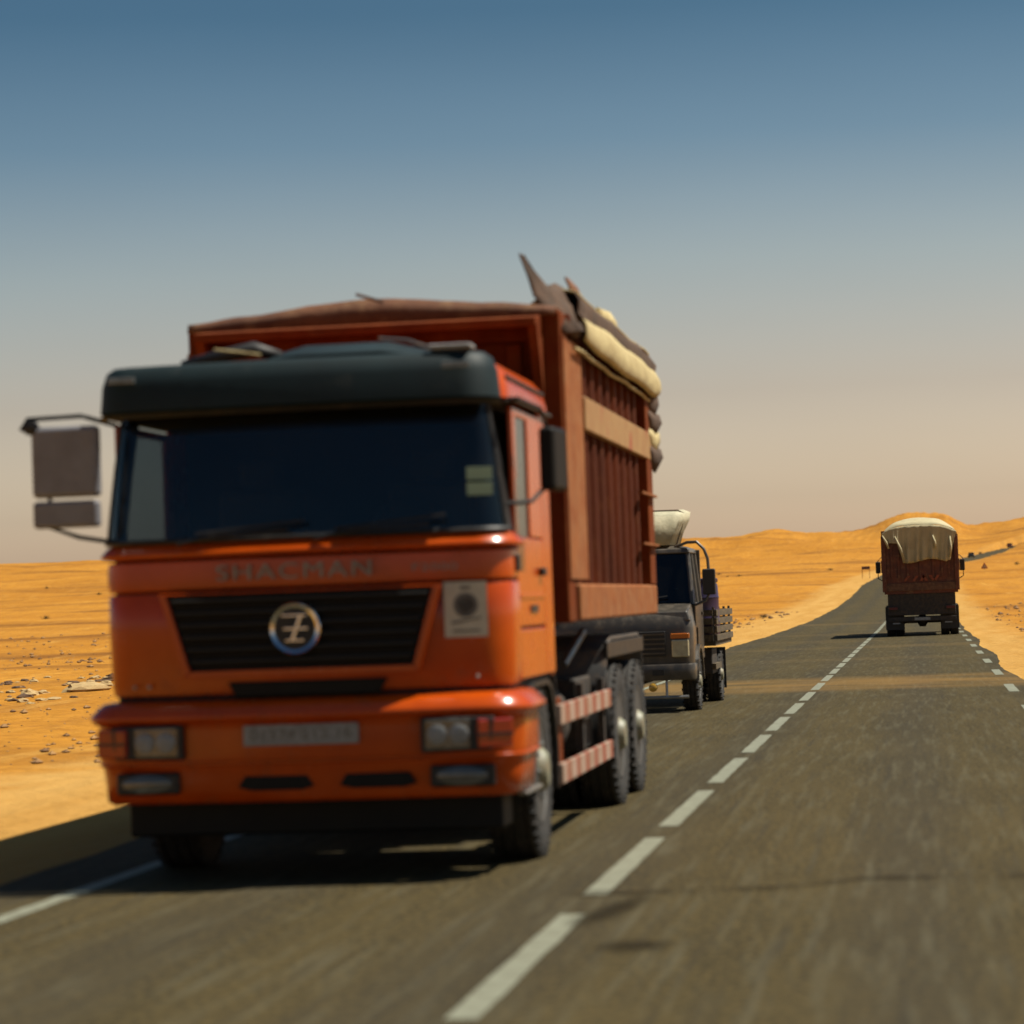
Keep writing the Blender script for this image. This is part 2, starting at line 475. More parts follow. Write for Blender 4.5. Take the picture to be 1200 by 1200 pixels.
def build_terrain():
    ys = [-400, -250, -150, -90, -60, -40, -25, -12, 0]
    y = 6.0
    while y < 4500:
        ys.append(y); y += max(0.5, min(y * 0.016, 60))
        if y > 1300: y += 20
    xs = []
    x = 0.0; step = 0.4
    while x < 3200:
        xs.append(x); x += step; step = min(step * 1.035, 90) if x > 8 else step
    xs = sorted(set([-v for v in xs] + xs))
    verts, dist = [], []
    for Y in ys:
        rx = road_x(Y)
        for X in xs:
            verts.append((X, Y, terr_z(X, Y)))
            dist.append((X - rx))
    nx = len(xs)
    faces = [(j * nx + i, j * nx + i + 1, (j + 1) * nx + i + 1, (j + 1) * nx + i) for j in range(len(ys) - 1) for i in range(nx - 1)]
    me = bpy.data.meshes.new("desert_ground")
    me.from_pydata(verts, [], faces)
    a = me.attributes.new("road_offset", 'FLOAT', 'POINT')
    a.data.foreach_set("value", dist)
    me.polygons.foreach_set("use_smooth", [True] * len(me.polygons))
    o = bpy.data.objects.new("desert_ground", me); COL.objects.link(o)
    o["kind"] = "structure"
    m, nt, N, L, P = nodes_of("desert sand")
    f1, _ = noise_fac(nt, 0.035, detail=8, lo=0.35, hi=0.65, stretch=(1, 0.6, 1))
    col = mixc(nt, f1, (0.68, 0.31, 0.040), (0.52, 0.215, 0.022))
    f2, _ = noise_fac(nt, 0.22, detail=8, lo=0.50, hi=0.72, stretch=(0.35, 1, 1))
    col = mixc(nt, f2, col, (0.64, 0.285, 0.035))
    # broken stony bands, darker and duller
    f3, _ = noise_fac(nt, 0.055, detail=9, lo=0.53, hi=0.64, stretch=(0.22, 1, 1))
    k3 = N.new("ShaderNodeMath"); k3.operation = 'MULTIPLY'; k3.inputs[1].default_value = 0.75
    L.new(f3, k3.inputs[0])
    col = mixc(nt, k3.outputs[0], col, (0.22, 0.085, 0.018))
    f4, r4 = noise_fac(nt, 1.9, detail=8, lo=0.50, hi=0.70)
    k4 = N.new("ShaderNodeMath"); k4.operation = 'MULTIPLY'; k4.inputs[1].default_value = 0.65
    L.new(f4, k4.inputs[0])
    col = mixc(nt, k4.outputs[0], col, (0.28, 0.11, 0.02))
    f9, _ = noise_fac(nt, 0.5, detail=9, lo=0.50, hi=0.66, stretch=(1, 0.18, 1), rough=.7)
    k9 = N.new("ShaderNodeMath"); k9.operation = 'MULTIPLY'; k9.inputs[1].default_value = 0.55; L.new(f9, k9.inputs[0])
    col = mixc(nt, k9.outputs[0], col, (0.36, 0.15, 0.03))
    fa, _ = noise_fac(nt, 0.8, detail=9, lo=0.55, hi=0.70, stretch=(1, 0.16, 1), rough=.7)
    ka = N.new("ShaderNodeMath"); ka.operation = 'MULTIPLY'; ka.inputs[1].default_value = 0.6; L.new(fa, ka.inputs[0])
    col = mixc(nt, ka.outputs[0], col, (0.80, 0.44, 0.10))
    # pale graded verge beside the road
    at = N.new("ShaderNodeAttribute"); at.attribute_name = "road_offset"
    n2, raw2 = noise_fac(nt, 0.6, detail=5)
    ab = N.new("ShaderNodeMath"); ab.operation = 'ADD'; ab.inputs[1].default_value = 1.3; L.new(at.outputs["Fac"], ab.inputs[0])
    aa = N.new("ShaderNodeMath"); aa.operation = 'ABSOLUTE'; L.new(ab.outputs[0], aa.inputs[0])
    ad = N.new("ShaderNodeMath"); ad.operation = 'MULTIPLY_ADD'; ad.inputs[1].default_value = 3.2
    L.new(raw2, ad.inputs[0]); L.new(aa.outputs[0], ad.inputs[2])
    mr = N.new("ShaderNodeMapRange"); mr.inputs[1].default_value = 7.2; mr.inputs[2].default_value = 8.6
    mr.inputs[3].default_value = 1.0; mr.inputs[4].default_value = 0.0
    L.new(ad.outputs[0], mr.inputs[0])
    tcv = N.new("ShaderNodeTexCoord"); spv = N.new("ShaderNodeSeparateXYZ"); L.new(tcv.outputs["Object"], spv.inputs[0])
    vf = N.new("ShaderNodeMapRange"); vf.inputs[1].default_value = 420; vf.inputs[2].default_value = 760; vf.inputs[3].default_value = 1.0; vf.inputs[4].default_value = 0.3
    L.new(spv.outputs[1], vf.inputs[0])
    vm = N.new("ShaderNodeMath"); vm.operation = 'MULTIPLY'; L.new(mr.outputs[0], vm.inputs[0]); L.new(vf.outputs[0], vm.inputs[1])
    fs, _ = noise_fac(nt, 0.8, detail=7, lo=0.35, hi=0.7, stretch=(1.5, 0.12, 1))
    vc = mixc(nt, fs, (0.70, 0.40, 0.11), (0.58, 0.30, 0.065))
    col = mixc(nt, vm.outputs[0], col, vc)
    col = mixc(nt, 1.0, col, (K, K, K), "MULTIPLY")
    L.new(col, P.inputs["Base Color"])
    P.inputs["Roughness"].default_value = 0.95
    P.inputs["Specular IOR Level"].default_value = 0.1
    bn = N.new("ShaderNodeBump"); bn.inputs["Strength"].default_value = 0.8; bn.inputs["Distance"].default_value = 0.25
    _, rb = noise_fac(nt, 1.6, detail=9); L.new(rb, bn.inputs["Height"]); L.new(bn.outputs[0], P.inputs["Normal"])
    me.materials.append(m)
    return o

def build_road():
    ys = list(np.arange(-60, 120, 1.0)) + list(np.arange(120, 600, 4.0)) + list(np.arange(600, 1060, 6.0))
    fr = [0, 0.1, 0.3, 0.5, 0.7, 0.9, 1.0]
    verts = []
    for Y in ys:
        c = road_x(Y); dx = (road_x(Y + 2) - road_x(Y - 2)) / 4
        wid = math.sqrt(1 + dx * dx)
        l = -3.75 - 0.20 * nz(0, Y, 0.12, 20) - 0.07 * nz(0, Y, 0.7, 21) - (0.3 if Y > 60 else 0.0)
        r = 3.32 + 0.16 * nz(0, Y, 0.1, 22) + 0.05 * nz(0, Y, 0.6, 23)
        for f in fr:
            x = l + (r - l) * f
            verts.append((c + x * wid, Y, base_z(Y) + 0.004))
    n = len(fr)
    faces = [(j * n + i, j * n + i + 1, (j + 1) * n + i + 1, (j + 1) * n + i) for j in range(len(ys) - 1) for i in range(n - 1)]
    me = bpy.data.meshes.new("road"); me.from_pydata(verts, [], faces)
    o = bpy.data.objects.new("road", me); COL.objects.link(o); o["kind"] = "structure"
    m, nt, N, L, P = nodes_of("worn asphalt")
    f1, _ = noise_fac(nt, 1.3, detail=8, lo=0.35, hi=0.65, stretch=(1.0, 0.16, 1))
    col = mixc(nt, f1, (0.080, 0.061, 0.027), (0.048, 0.039, 0.019))
    f2, _ = noise_fac(nt, 0.30, detail=6, lo=0.42, hi=0.62, stretch=(0.5, 1.0, 1))
    k = N.new("ShaderNodeMath"); k.operation = 'MULTIPLY'; k.inputs[1].default_value = 0.5; L.new(f2, k.inputs[0])
    col = mixc(nt, k.outputs[0], col, (0.034, 0.027, 0.013))
    # fine aggregate
    f3, r3 = noise_fac(nt, 30, detail=6, lo=0.42, hi=0.66, stretch=(1, 0.35, 1))
    k2 = N.new("ShaderNodeMath"); k2.operation = 'MULTIPLY'; k2.inputs[1].default_value = 0.75; L.new(f3, k2.inputs[0])
    col = mixc(nt, k2.outputs[0], col, (0.155, 0.112, 0.042))
    f5, _ = noise_fac(nt, 5, detail=5, lo=0.45, hi=0.75, stretch=(1.2, 0.035, 1))
    k5 = N.new("ShaderNodeMath"); k5.operation = 'MULTIPLY'; k5.inputs[1].default_value = 0.75; L.new(f5, k5.inputs[0])
    col = mixc(nt, k5.outputs[0], col, (0.10, 0.075, 0.030))
    sx = N.new("ShaderNodeTexCoord"); sq = N.new("ShaderNodeSeparateXYZ"); L.new(sx.outputs["Object"], sq.inputs[0])
    _, rw = noise_fac(nt, 0.35, detail=3, stretch=(1, .15, 1))
    wa = N.new("ShaderNodeMath"); wa.operation = 'MULTIPLY_ADD'; wa.inputs[1].default_value = 1.2; L.new(rw, wa.inputs[0]); L.new(sq.outputs[0], wa.inputs[2])
    wb = N.new("ShaderNodeMath"); wb.operation = 'MULTIPLY'; wb.inputs[1].default_value = 3.6; L.new(wa.outputs[0], wb.inputs[0])
    wc = N.new("ShaderNodeMath"); wc.operation = 'SINE'; L.new(wb.outputs[0], wc.inputs[0])
    wd = N.new("ShaderNodeMapRange"); wd.inputs[1].default_value = -0.3; wd.inputs[2].default_value = 1.0; wd.inputs[3].default_value = 0; wd.inputs[4].default_value = 0.42
    L.new(wc.outputs[0], wd.inputs[0])
    col = mixc(nt, wd.outputs[0], col, (0.052, 0.046, 0.034))
    f7, _ = noise_fac(nt, 9, detail=6, lo=0.50, hi=0.72, stretch=(1.3, 0.06, 1))
    k7 = N.new("ShaderNodeMath"); k7.operation = 'MULTIPLY'; k7.inputs[1].default_value = 0.55; L.new(f7, k7.inputs[0])
    col = mixc(nt, k7.outputs[0], col, (0.15, 0.135, 0.085))
    f8, _ = noise_fac(nt, 7, detail=6, lo=0.54, hi=0.74, stretch=(1.7, 0.05, 1))
    k8 = N.new("ShaderNodeMath"); k8.operation = 'MULTIPLY'; k8.inputs[1].default_value = 0.6; L.new(f8, k8.inputs[0])
    col = mixc(nt, k8.outputs[0], col, (0.038, 0.034, 0.026))
    # wind blown sand across the carriageway, thin streaks
    tc = N.new("ShaderNodeTexCoord"); sp = N.new("ShaderNodeSeparateXYZ"); L.new(tc.outputs["Object"], sp.inputs[0])
    def band(y0, y1, w):
        a = N.new("ShaderNodeMapRange"); a.interpolation_type = 'SMOOTHSTEP'
        a.inputs[1].default_value = y0 - w; a.inputs[2].default_value = y0; L.new(sp.outputs[1], a.inputs[0])
        b = N.new("ShaderNodeMapRange"); b.interpolation_type = 'SMOOTHSTEP'
        b.inputs[1].default_value = y1; b.inputs[2].default_value = y1 + w; b.inputs[3].default_value = 1; b.inputs[4].default_value = 0
        L.new(sp.outputs[1], b.inputs[0])
        c = N.new("ShaderNodeMath"); c.operation = 'MULTIPLY'; L.new(a.outputs[0], c.inputs[0]); L.new(b.outputs[0], c.inputs[1])
        return c.outputs[0]
    b1 = band(46.5, 49.5, 3.0)
    fn, _ = noise_fac(nt, 0.55, detail=5, lo=0.30, hi=0.55, stretch=(0.5, 1.0, 1))
    c1 = N.new("ShaderNodeMath"); c1.operation = 'MULTIPLY'; L.new(b1, c1.inputs[0]); L.new(fn, c1.inputs[1])
    c1b = N.new("ShaderNodeMath"); c1b.operation = 'MULTIPLY'; c1b.inputs[1].default_value = 0.42; L.new(c1.outputs[0], c1b.inputs[0])
    col = mixc(nt, c1b.outputs[0], col, (0.40, 0.22, 0.06))
    b2 = band(70, 140, 15)
    fm, _ = noise_fac(nt, 0.10, detail=6, lo=0.52, hi=0.7, stretch=(0.6, 1.2, 1))
    c2 = N.new("ShaderNodeMath"); c2.operation = 'MULTIPLY'; L.new(b2, c2.inputs[0]); L.new(fm, c2.inputs[1])
    c2b = N.new("ShaderNodeMath"); c2b.operation = 'MULTIPLY'; c2b.inputs[1].default_value = 0.25; L.new(c2.outputs[0], c2b.inputs[0])
    col = mixc(nt, c2b.outputs[0], col, (0.30, 0.19, 0.07))
    col = mixc(nt, 1.0, col, (K, K, K), "MULTIPLY")
    L.new(col, P.inputs["Base Color"])
    P.inputs["Roughness"].default_value = 0.9; P.inputs["Specular IOR Level"].default_value = 0.1
    bn = N.new("ShaderNodeBump"); bn.inputs["Strength"].default_value = 0.5; bn.inputs["Distance"].default_value = 0.01
    L.new(r3, bn.inputs["Height"]); L.new(bn.outputs[0], P.inputs["Normal"])
    me.materials.append(m)
    return o

def paint_mat(name, c1, wear):
    m, nt, N, L, P = nodes_of(name)
    f, _ = noise_fac(nt, 9, detail=8, lo=0.62 - wear, hi=0.85, coord="Object")
    col = mixc(nt, f, c1, (0.13, 0.115, 0.07))
    col = mixc(nt, 1.0, col, (K, K, K), "MULTIPLY")
    L.new(col, P.inputs["Base Color"]); P.inputs["Roughness"].default_value = 0.7
    return m
PAINT = paint_mat("worn white road paint", (0.30, 0.31, 0.22), 0.22)
ROADPATCH = surface("dark bitumen", (0.030, 0.024, 0.016), (0.040, 0.033, 0.021), rough=0.95, scale=6, spec=.05)

ground = build_terrain()
road = build_road()

def flat(name, outline_rows, mat, z=0.008):
    bm = nb()
    rows = [[(x, y, base_z(y) + z) for x, y in r] for r in outline_rows]
    sheet(bm, rows)
    o = mk(name, bm, mat, road)
    return o

# centre line, 3.5 m dashes every 4.33 m (measured); right edge line; left edge line
def dash(name, x, w, y0, y1, wob=0.012):
    n = max(2, int((y1 - y0) / 0.35))
    rows = []
    for i in range(n + 1):
        y = y0 + (y1 - y0) * i / n
        e = 0.0 if 0 < i < n else 0.0
        a = wob * nz(x, y, 2.3, 31); b = wob * nz(x, y, 2.3, 37)
        rows.append([(x - w / 2 + a, y + random.uniform(-.02, .02) * (i in (0, n))), (x + w / 2 + b, y + random.uniform(-.02, .02) * (i in (0, n)))])
    return flat(name, rows, PAINT)
k = 0
y = 14.77 - 4.33 * 5
while y < 250:
    gap = 0.92 if y < 60 else 0.75
    dash("centre_dash", -1.80, 0.135, y, y + 4.33 - gap + .01)
    y += 4.33
y = 43.4 - 8.1 * 6
while y < 260:
    dash("edge_dash", 1.27, 0.15, y - 1.3, y + 1.9)
    y += 8.05
dash("edge_line", -4.88, 0.12, 14.0, 31.0, 0.02)
dash("edge_line", -4.88, 0.12, 36.0, 60.0, 0.02)
# bitumen crack repair across the lane, and two stains
seam = []
for i in range(61):
    x = -2.0 + 5.3 * i / 60
    yy = 14.85 + 0.10 * nz(x, 0, 1.4, 41) + 0.03 * nz(x, 0, 7, 42) + (0.42 / (1 + math.exp(-(x + 0.62) * 9)))
    w = 0.085 + 0.06 * nz(x, 0, 3, 43) + .02 * nz(x, 0, 11, 44)
    seam.append([(x, yy - w), (x, yy + w)])
def crack_mat():
    m, nt, N, L, P = nodes_of("patchy bitumen seam")
    f, _ = noise_fac(nt, 2.6, detail=7, lo=0.36, hi=0.62)
    k_ = N.new("ShaderNodeMath"); k_.operation = 'MULTIPLY'; k_.inputs[1].default_value = 0.62; L.new(f, k_.inputs[0])
    L.new(k_.outputs[0], P.inputs["Alpha"])
    P.inputs["Base Color"].default_value = (0.022, 0.016, 0.010, 1); P.inputs["Roughness"].default_value = 0.95
    P.inputs["Specular IOR Level"].default_value = 0.05
    return m
flat("crack_seam", seam, crack_mat(), 0.014)
def stain_mat():
    m, nt, N, L, P = nodes_of("oil stain")
    tc = N.new("ShaderNodeTexCoord"); mp = N.new("ShaderNodeMapping")
    mp.inputs["Location"].default_value = (-1, -1, 0); mp.inputs["Scale"].default_value = (2, 2, 0)
    L.new(tc.outputs["Generated"], mp.inputs[0])
    ln = N.new("ShaderNodeVectorMath"); ln.operation = 'LENGTH'; L.new(mp.outputs[0], ln.inputs[0])
    _, r = noise_fac(nt, 4, detail=5)
    ad = N.new("ShaderNodeMath"); ad.operation = 'MULTIPLY_ADD'; ad.inputs[1].default_value = 0.9; L.new(r, ad.inputs[0]); L.new(ln.outputs["Value"], ad.inputs[2])
    mr = N.new("ShaderNodeMapRange"); mr.inputs[1].default_value = 0.75; mr.inputs[2].default_value = 1.4; mr.inputs[3].default_value = 0.6; mr.inputs[4].default_value = 0
    L.new(ad.outputs[0], mr.inputs[0]); L.new(mr.outputs[0], P.inputs["Alpha"])
    P.inputs["Base Color"].default_value = (0.022, 0.017, 0.010, 1); P.inputs['Specular IOR Level'].default_value = 0.05; P.inputs["Roughness"].default_value = 0.95
    return m
STAIN = stain_mat()
def stain(cx, cy, a, b, rot):
    c, s = math.cos(rot), math.sin(rot)
    bm = nb(); n = 6
    box_rows = [[(cx + (u * a) * c - (v * b) * s, cy + (u * a) * s + (v * b) * c, 0.011) for u in (-1, 0, 1)] for v in (-1, 0, 1)]
    # built flat round its own centre so the mask follows it
    rows = [[(u * a, v * b, 0) for u in (-1, 0, 1)] for v in (-1, 0, 1)]
    sheet(bm, rows)
    o = mk("oil_stain", bm, STAIN, road)
    o.location = (cx, cy, 0.011 + base_z(cy)); o.rotation_euler = (0, 0, rot)
stain(-1.62, 14.0, 0.13, 0.85, -0.15)
stain(-1.36, 12.55, 0.22, 0.28, 0.0)


# ------------------------------------------------------------------ wheels
def wheel(parent, x, y, r=0.54, w=0.30, side=1, dual=False, rimmat=None, name="wheel", turn=0.0, n=40):
    """side = +1: outer face looks to +x. Tyre is the part; rim and hub are its sub-parts."""
    bm = nb()
    def tyre(c):
        prof = [(r * .60, -w * .42), (r * .72, -w * .5), (r * .90, -w * .5), (r * .965, -w * .44), (r, -w * .38)]
        g = [-.30, -.27, -.25, -.22, -.02, -.0, .02, .22, .25, .27, .30]
        for i, t in enumerate(g):
            prof.append((r - (0.014 if i in (1, 2, 5, 8, 9) else 0), w * t))
        prof += [(r, w * .38), (r * .965, w * .44), (r * .90, w * .5), (r * .72, w * .5), (r * .60, w * .42)]
        lathe(bm, prof, 'x', (c, 0, 0), n)
        for k in range(n):            # shoulder lugs
            a = 2 * math.pi * k / n
            M = Matrix.Rotation(a, 4, 'X')
            for s in (-1, 1):
                box(bm, c + s * w * .40 - .03, c + s * w * .40 + .03, -.018, .018, r * .955, r * .995, M)
    tyre(0)
    if dual: tyre(-side * (w + 0.04))
    t = mk(name, bm, RUBBER, parent, smooth=True)
    t.location = (x, y, r); t.rotation_euler = (0, 0, turn)
    s = side
    bm = nb()
    if dual:
        prof = [(r * .60, s * w * .44), (r * .62, s * w * .47), (r * .56, s * w * .45), (r * .50, s * w * .1), (r * .46, -s * w * .12), (0.01, -s * w * .14)]
        hub = [(r * .24, -s * w * .13), (r * .24, s * w * .45), (r * .18, s * w * .60), (0.01, s * w * .62)]
    else:
        prof = [(r * .60, s * w * .44), (r * .62, s * w * .47), (r * .57, s * w * .46), (r * .50, s * w * .20), (r * .40, s * w * .34), (0.01, s * w * .38)]
        hub = [(r * .26, s * w * .38), (r * .24, s * w * .52), (r * .18, s * w * .62), (0.01, s * w * .64)]
    lathe(bm, prof, 'x', (0, 0, 0), 32)
    rim = mk("rim", bm, rimmat or RIMDARK, t, smooth=True)
    mk("hub", lathe(nb(), hub, 'x', (0, 0, 0), 24), RIM, t, smooth=True)
    bm = nb()
    for k in range(10):
        a = 2 * math.pi * k / 10
        yy, zz = math.cos(a) * r * .31, math.sin(a) * r * .31
        xo = (-.13 if dual else .39) * s * w
        lathe(bm, [(0.014, xo - .02), (0.014, xo + s * .03), (0.009, xo + s * .035)], 'x', (0, yy, zz), 6)
    mk("wheel_nuts", bm, STEEL, t, smooth=True)
    return t

# ------------------------------------------------------------------ the orange dump truck
TX, TY = -3.58, 15.75
truck = thing("dump_truck", "big orange dump truck in the oncoming lane with dark visor and high rusty bed", "dump truck", (TX, TY, 0))
T = truck
W = 1.215
P_cab = plan(W, 0.20, 0.07, 2.08, 0.06)
P_cab_front = [p for p in P_cab if p[1] < 0.50]
P_cab_front = plan(W, 0.20, 0.07, 0.52, 0.06)

# inner dark shell behind the panel gaps, floor and rear wall
bm = shell(P_cab, [(1.07, -.035), (1.97, -.035)], 0.015)
box(bm, -W + .05, W - .05, .30, 2.05, 1.04, 1.10)
mk("cab_inner_shell", bm, DARKIN, T)
bm = bx(-W + .02, W - .02, 2.05, 2.11, 1.10, 2.80)
rw_ = mk("cab_rear_wall", bm, ORANGE, T, bevel=.01)
mk("wall_lining", bx(-W + .04, W - .04, 2.02, 2.045, 1.10, 2.77), DARKIN, rw_)

mk("lower_front_panel", shell(P_cab_front, [(1.09, -.05), (1.11, -.01), (1.16, .0), (1.50, .008), (1.69, .004), (1.705, -.006)], .03), ORANGE, T, smooth=True)
mk("upper_front_panel", shell(P_cab_front, [(1.718, -.006), (1.73, .006), (1.80, .008), (1.885, .004), (1.895, -.006)], .03), ORANGE, T, smooth=True)
mk("cowl_panel", shell(P_cab_front, [(1.908, -.004), (1.912, .030), (1.922, .046), (1.935, .048), (1.95, .038), (1.985, .004), (2.003, -.03)], .03), ORANGE, T, smooth=True)
# doors
for s in (-1, 1):
    x0, x1 = (W - .03, W) if s > 0 else (-W, -W + .03)
    bm = nb()
    box(bm, x0, x1, .535, 1.66, 1.43, 1.97)
    wy = 1.55 if s < 0 else 1.12
    d = mk("door", bm, ORANGE, T, bevel=.012)
    bm = nb()                                   # window frame of the door
    for (a, b, c, e) in ((.50, .62, 1.975, 2.74), (wy, 1.66, 1.975, 2.74), (.62, wy, 2.69, 2.74)):
        box(bm, x0, x1, a, b, c, e)
    mk("door_frame", bm, ORANGE, d, bevel=.008)
    mk("door_window", bx(x0 + .012, x1 - .012, .622, wy - .002, 1.972, 2.69), GLASS, d)
    mk("door_handle", bx(*((W, W + .035) if s > 0 else (-W - .035, -W)), 1.42, 1.56, 1.74, 1.79), BLACK, d, bevel=.008)
    mk("door_crease", bx(*((W, W + .008) if s > 0 else (-W - .008, -W)), .56, 1.64, 1.60, 1.63), ORANGE, d, bevel=.004)
    bm = nb(); box(bm, x0, x1, .535, 1.66, 1.12, 1.418)
    mk("step_panel", bm, ORANGE, T, bevel=.012)
    bm = nb(); box(bm, x0, x1, 1.672, 2.06, 1.12, 2.78)
    mk("cab_side_panel", bm, ORANGE, T, bevel=.012)
    mk("side_marker_lamp", bx(*((W, W + .03) if s > 0 else (-W - .03, -W)), .30 + .06, .47, 1.76, 1.86), BLACK, T, bevel=.01)
    mk("side_badge", bx(*((W + .001, W + .009) if s > 0 else (-W - .009, -W - .001)), 1.0, 1.3, 1.515, 1.56), BLACK, T)
    # drip gutter and roof side rail, catching the sun
    mk("roof_gutter", bx(*((W - .005, W + .03) if s > 0 else (-W - .03, -W + .005)), .40, 2.08, 2.765, 2.79), BLACK, T, bevel=.006)
# A pillars wrapped round the corners
def wrap(i0, i1, prof, thick=.03):
    pts = plan(W, .20, .07, .52, .06)
    return shell(pts[i0:i1], prof, thick)
WS = [(2.0, -.015), (2.2, -.04), (2.45, -.075), (2.78, -.13)]
NP = len(P_cab_front)
mk("corner_pillar", wrap(0, 4, WS), BLACK, T, smooth=True)
mk("corner_pillar", wrap(NP - 4, NP, WS), BLACK, T, smooth=True)
ws = mk("windscreen", wrap(3, NP - 3, [(z, o + .012) for z, o in WS], .008), GLASS, T, smooth=True)
bm = nb()
pts = P_cab_front[3:NP - 3]; ns = outn(pts)
for z, off in ((2.01, .005), (2.765, -.105)):
    tube(bm, [(p[0] + n[0] * off, p[1] + n[1] * off, z) for p, n in zip(pts, ns)], .018, 6)
for i in (0, -1):
    tube(bm, [(pts[i][0] + ns[i][0] * (o + .01), pts[i][1] + ns[i][1] * (o + .01), z) for z, o in WS], .018, 6)
mk("windscreen_seal", bm, BLACK, ws, smooth=True)
for xx, zz in ((1.065, 2.335), (1.065, 2.245)):
    i = min(range(len(pts)), key=lambda q: abs(pts[q][0] - xx))
    mk("permit_sticker", bx(-.075, .075, -.002, .002, -.037, .037), STICKGREEN, ws)
    o = COL.objects[-1]
    o.location = (xx, .06 + .07 + .012, zz); o.rotation_euler = (0.12, 0, 0.22)
# wipers
for a, b in ((-.72, .05), (.10, .88)):
    bm = nb()
    tube(bm, [(a, .03, 1.99), (a + .25, .0, 2.035), (b - .1, .0, 2.05)], .011, 6)
    tube(bm, [(a + .12, .01, 2.045), (b, .0, 2.10)], .009, 6)
    mk("wiper", bm, BLACK, T, smooth=True)

# roof: lofted cap with rounded shoulders
def cab_ring(z, inset, lean=0.0):
    pts = plan(W - inset, .20, .07, 2.08, .06 + inset + lean)
    return [(p[0], p[1], z) for p in pts]
bm = nb()
loft(bm, [cab_ring(2.785, .0, .10), cab_ring(2.84, .005, .11), cab_ring(2.93, .03, .13), cab_ring(3.00, .09, .16), cab_ring(3.035, .20, .2), cab_ring(3.045, .40, .3)])
rf = mk("roof", bm, ORANGE, T, smooth=True)
mk("roof_lining", bx(-W + .12, W - .12, .30, 2.0, 2.74, 2.775), DARKIN, rf)
for s in (-1, 1):                                  # raised seams on the roof side
    mk("roof_side_rail", bx(s * (W - .03) - .02, s * (W - .03) + .02, .45, 2.05, 2.90, 2.925), BLACK, T, bevel=.008)
# sun visor across the front of the roof
P_vis = plan(W - .075, .16, .05, .24, -.02)
bm = shell(P_vis, [(2.765, -.03), (2.76, .035), (2.775, .055), (2.93, .040), (3.01, .012), (3.04, -.03), (3.05, -.12)], .02)
vis = mk("sun_visor", bm, TEAL, T, smooth=True)
mk("visor_lip", shell(P_vis, [(2.735, .035), (2.757, .058)], .012), BLACK, vis, smooth=True)
for xx in (-1.0, .98):
    o = mk("visor_lamp", bx(-.08, .08, -.02, .01, -.02, .02), LENS, vis, bevel=.006)
    o.location = (xx, -.045, 2.955)
# air deflector on the roof, with sloping right shoulder, and folded gear beside it
bm = nb()
def dring(t, h, y):
    return [(-.28 + .1 * t, y, 3.0), (-.16 + .10 * t, y, 3.0 + h * .8), (.0, y, 3.0 + h), (.50, y, 3.0 + h), (.78 - .05 * t, y, 3.0 + h * .55), (1.02 - .05 * t, y, 3.02)]
loft(bm, [dring(0, .08, .18), dring(.3, .155, .45), dring(.6, .175, .9), dring(1, .15, 1.3)])
mk("roof_deflector", bm, TEAL, T, bevel=.012)
bm = nb(); tube(bm, [(.45, .42, 3.175), (.62, .40, 3.155), (.80, .38, 3.085)], .008, 6)
mk("deflector_trim", bm, STEEL, T, smooth=True)
bm = nb(); tube(bm, [(-.72, .30, 3.06), (-.45, .26, 3.10), (-.28, .28, 3.13), (-.12, .30, 3.09)], [.03, .045, .05, .025], 8)
mk("folded_roof_cover", bm, BLACK, T, smooth='all')
bm = nb(); tube(bm, [(-.50, .20, 3.135), (-.36, .19, 3.115), (-.22, .19, 3.09)], .008, 6)
mk("roof_cord", bm, CREAM, T, smooth=True)
mk("roof_reflection", bx(.80, 1.06, .02, .20, 3.055, 3.085), PLATE, T, bevel=.012)  # pale plate standing in for a reflection at the roof's front corner

# grille: black backing, slats, orange surround, ring emblem
def trap(x0t, x1t, zt, x0b, x1b, zb): return [(x0b, zb), (x1b, zb), (x1t, zt), (x0t, zt)]
g = trap(-.79, .79, 1.690, -.66, .66, 1.245)
bm = nb(); prism(bm, g, 'y', .035, .06)
gr = mk("grille", bm, GRILLBLACK, T)
for i in range(6):
    z = 1.285 + i * .071
    hw = .66 + (.13) * (z - 1.245) / .445 - .02
    bm = nb(); prism(bm, [(.032, z - .012), (.032, z + .004), (-.004, z + .024), (-.012, z + .018), (-.012, z + .004)], 'x', -hw, hw)
    mk("grille_slat", bm, SLAT, gr, bevel=.003)
bm = nb()
def frame(bm, a, b, y0, y1):
    n = len(a)
    for i in range(n):
        q = [a[i], a[(i + 1) % n], b[(i + 1) % n], b[i]]
        prism(bm, q, 'y', y0, y1)
go = trap(-.835, .835, 1.700, -.695, .695, 1.205)
frame(bm, go, g, .0, .062)
mk("grille_surround", bm, ORANGE, T, bevel=.008)
em = mk("emblem", lathe(nb(), [(.118, -.028), (.142, -.04), (.15, -.03), (.15, -.01)], 'y', (0, 0, 0), 40), CHROME, gr, smooth=True)
em.location = (-.02, -.002, 1.475)
mk("emblem_disc", lathe(nb(), [(.122, -.02), (.122, -.033), (.01, -.034)], 'y', (-.02, -.002, 1.475), 32), BLACK, gr, smooth=True)
bm = nb()
box(bm, -.095, .055, -.048, -.034, 1.545, 1.558); box(bm, -.085, .06, -.048, -.034, 1.468, 1.482); box(bm, -.075, .035, -.048, -.034, 1.40, 1.413)
prism(bm, [(-.045, 1.405), (-.025, 1.405), (.03, 1.55), (.01, 1.55)], 'y', -.048, -.034)
mk("emblem_bars", bm, CHROME, gr, bevel=.003)
text("brand_lettering", "SHACMAN", .13, (-.03, .048, 1.807), FACE, SILVERTEXT, T, .006, 1.15, .92)
text("model_lettering", "F2000", .06, (.79, .095, 1.80), (math.pi / 2, 0, .13), SILVERTEXT, T, .004, 1.1, .26)
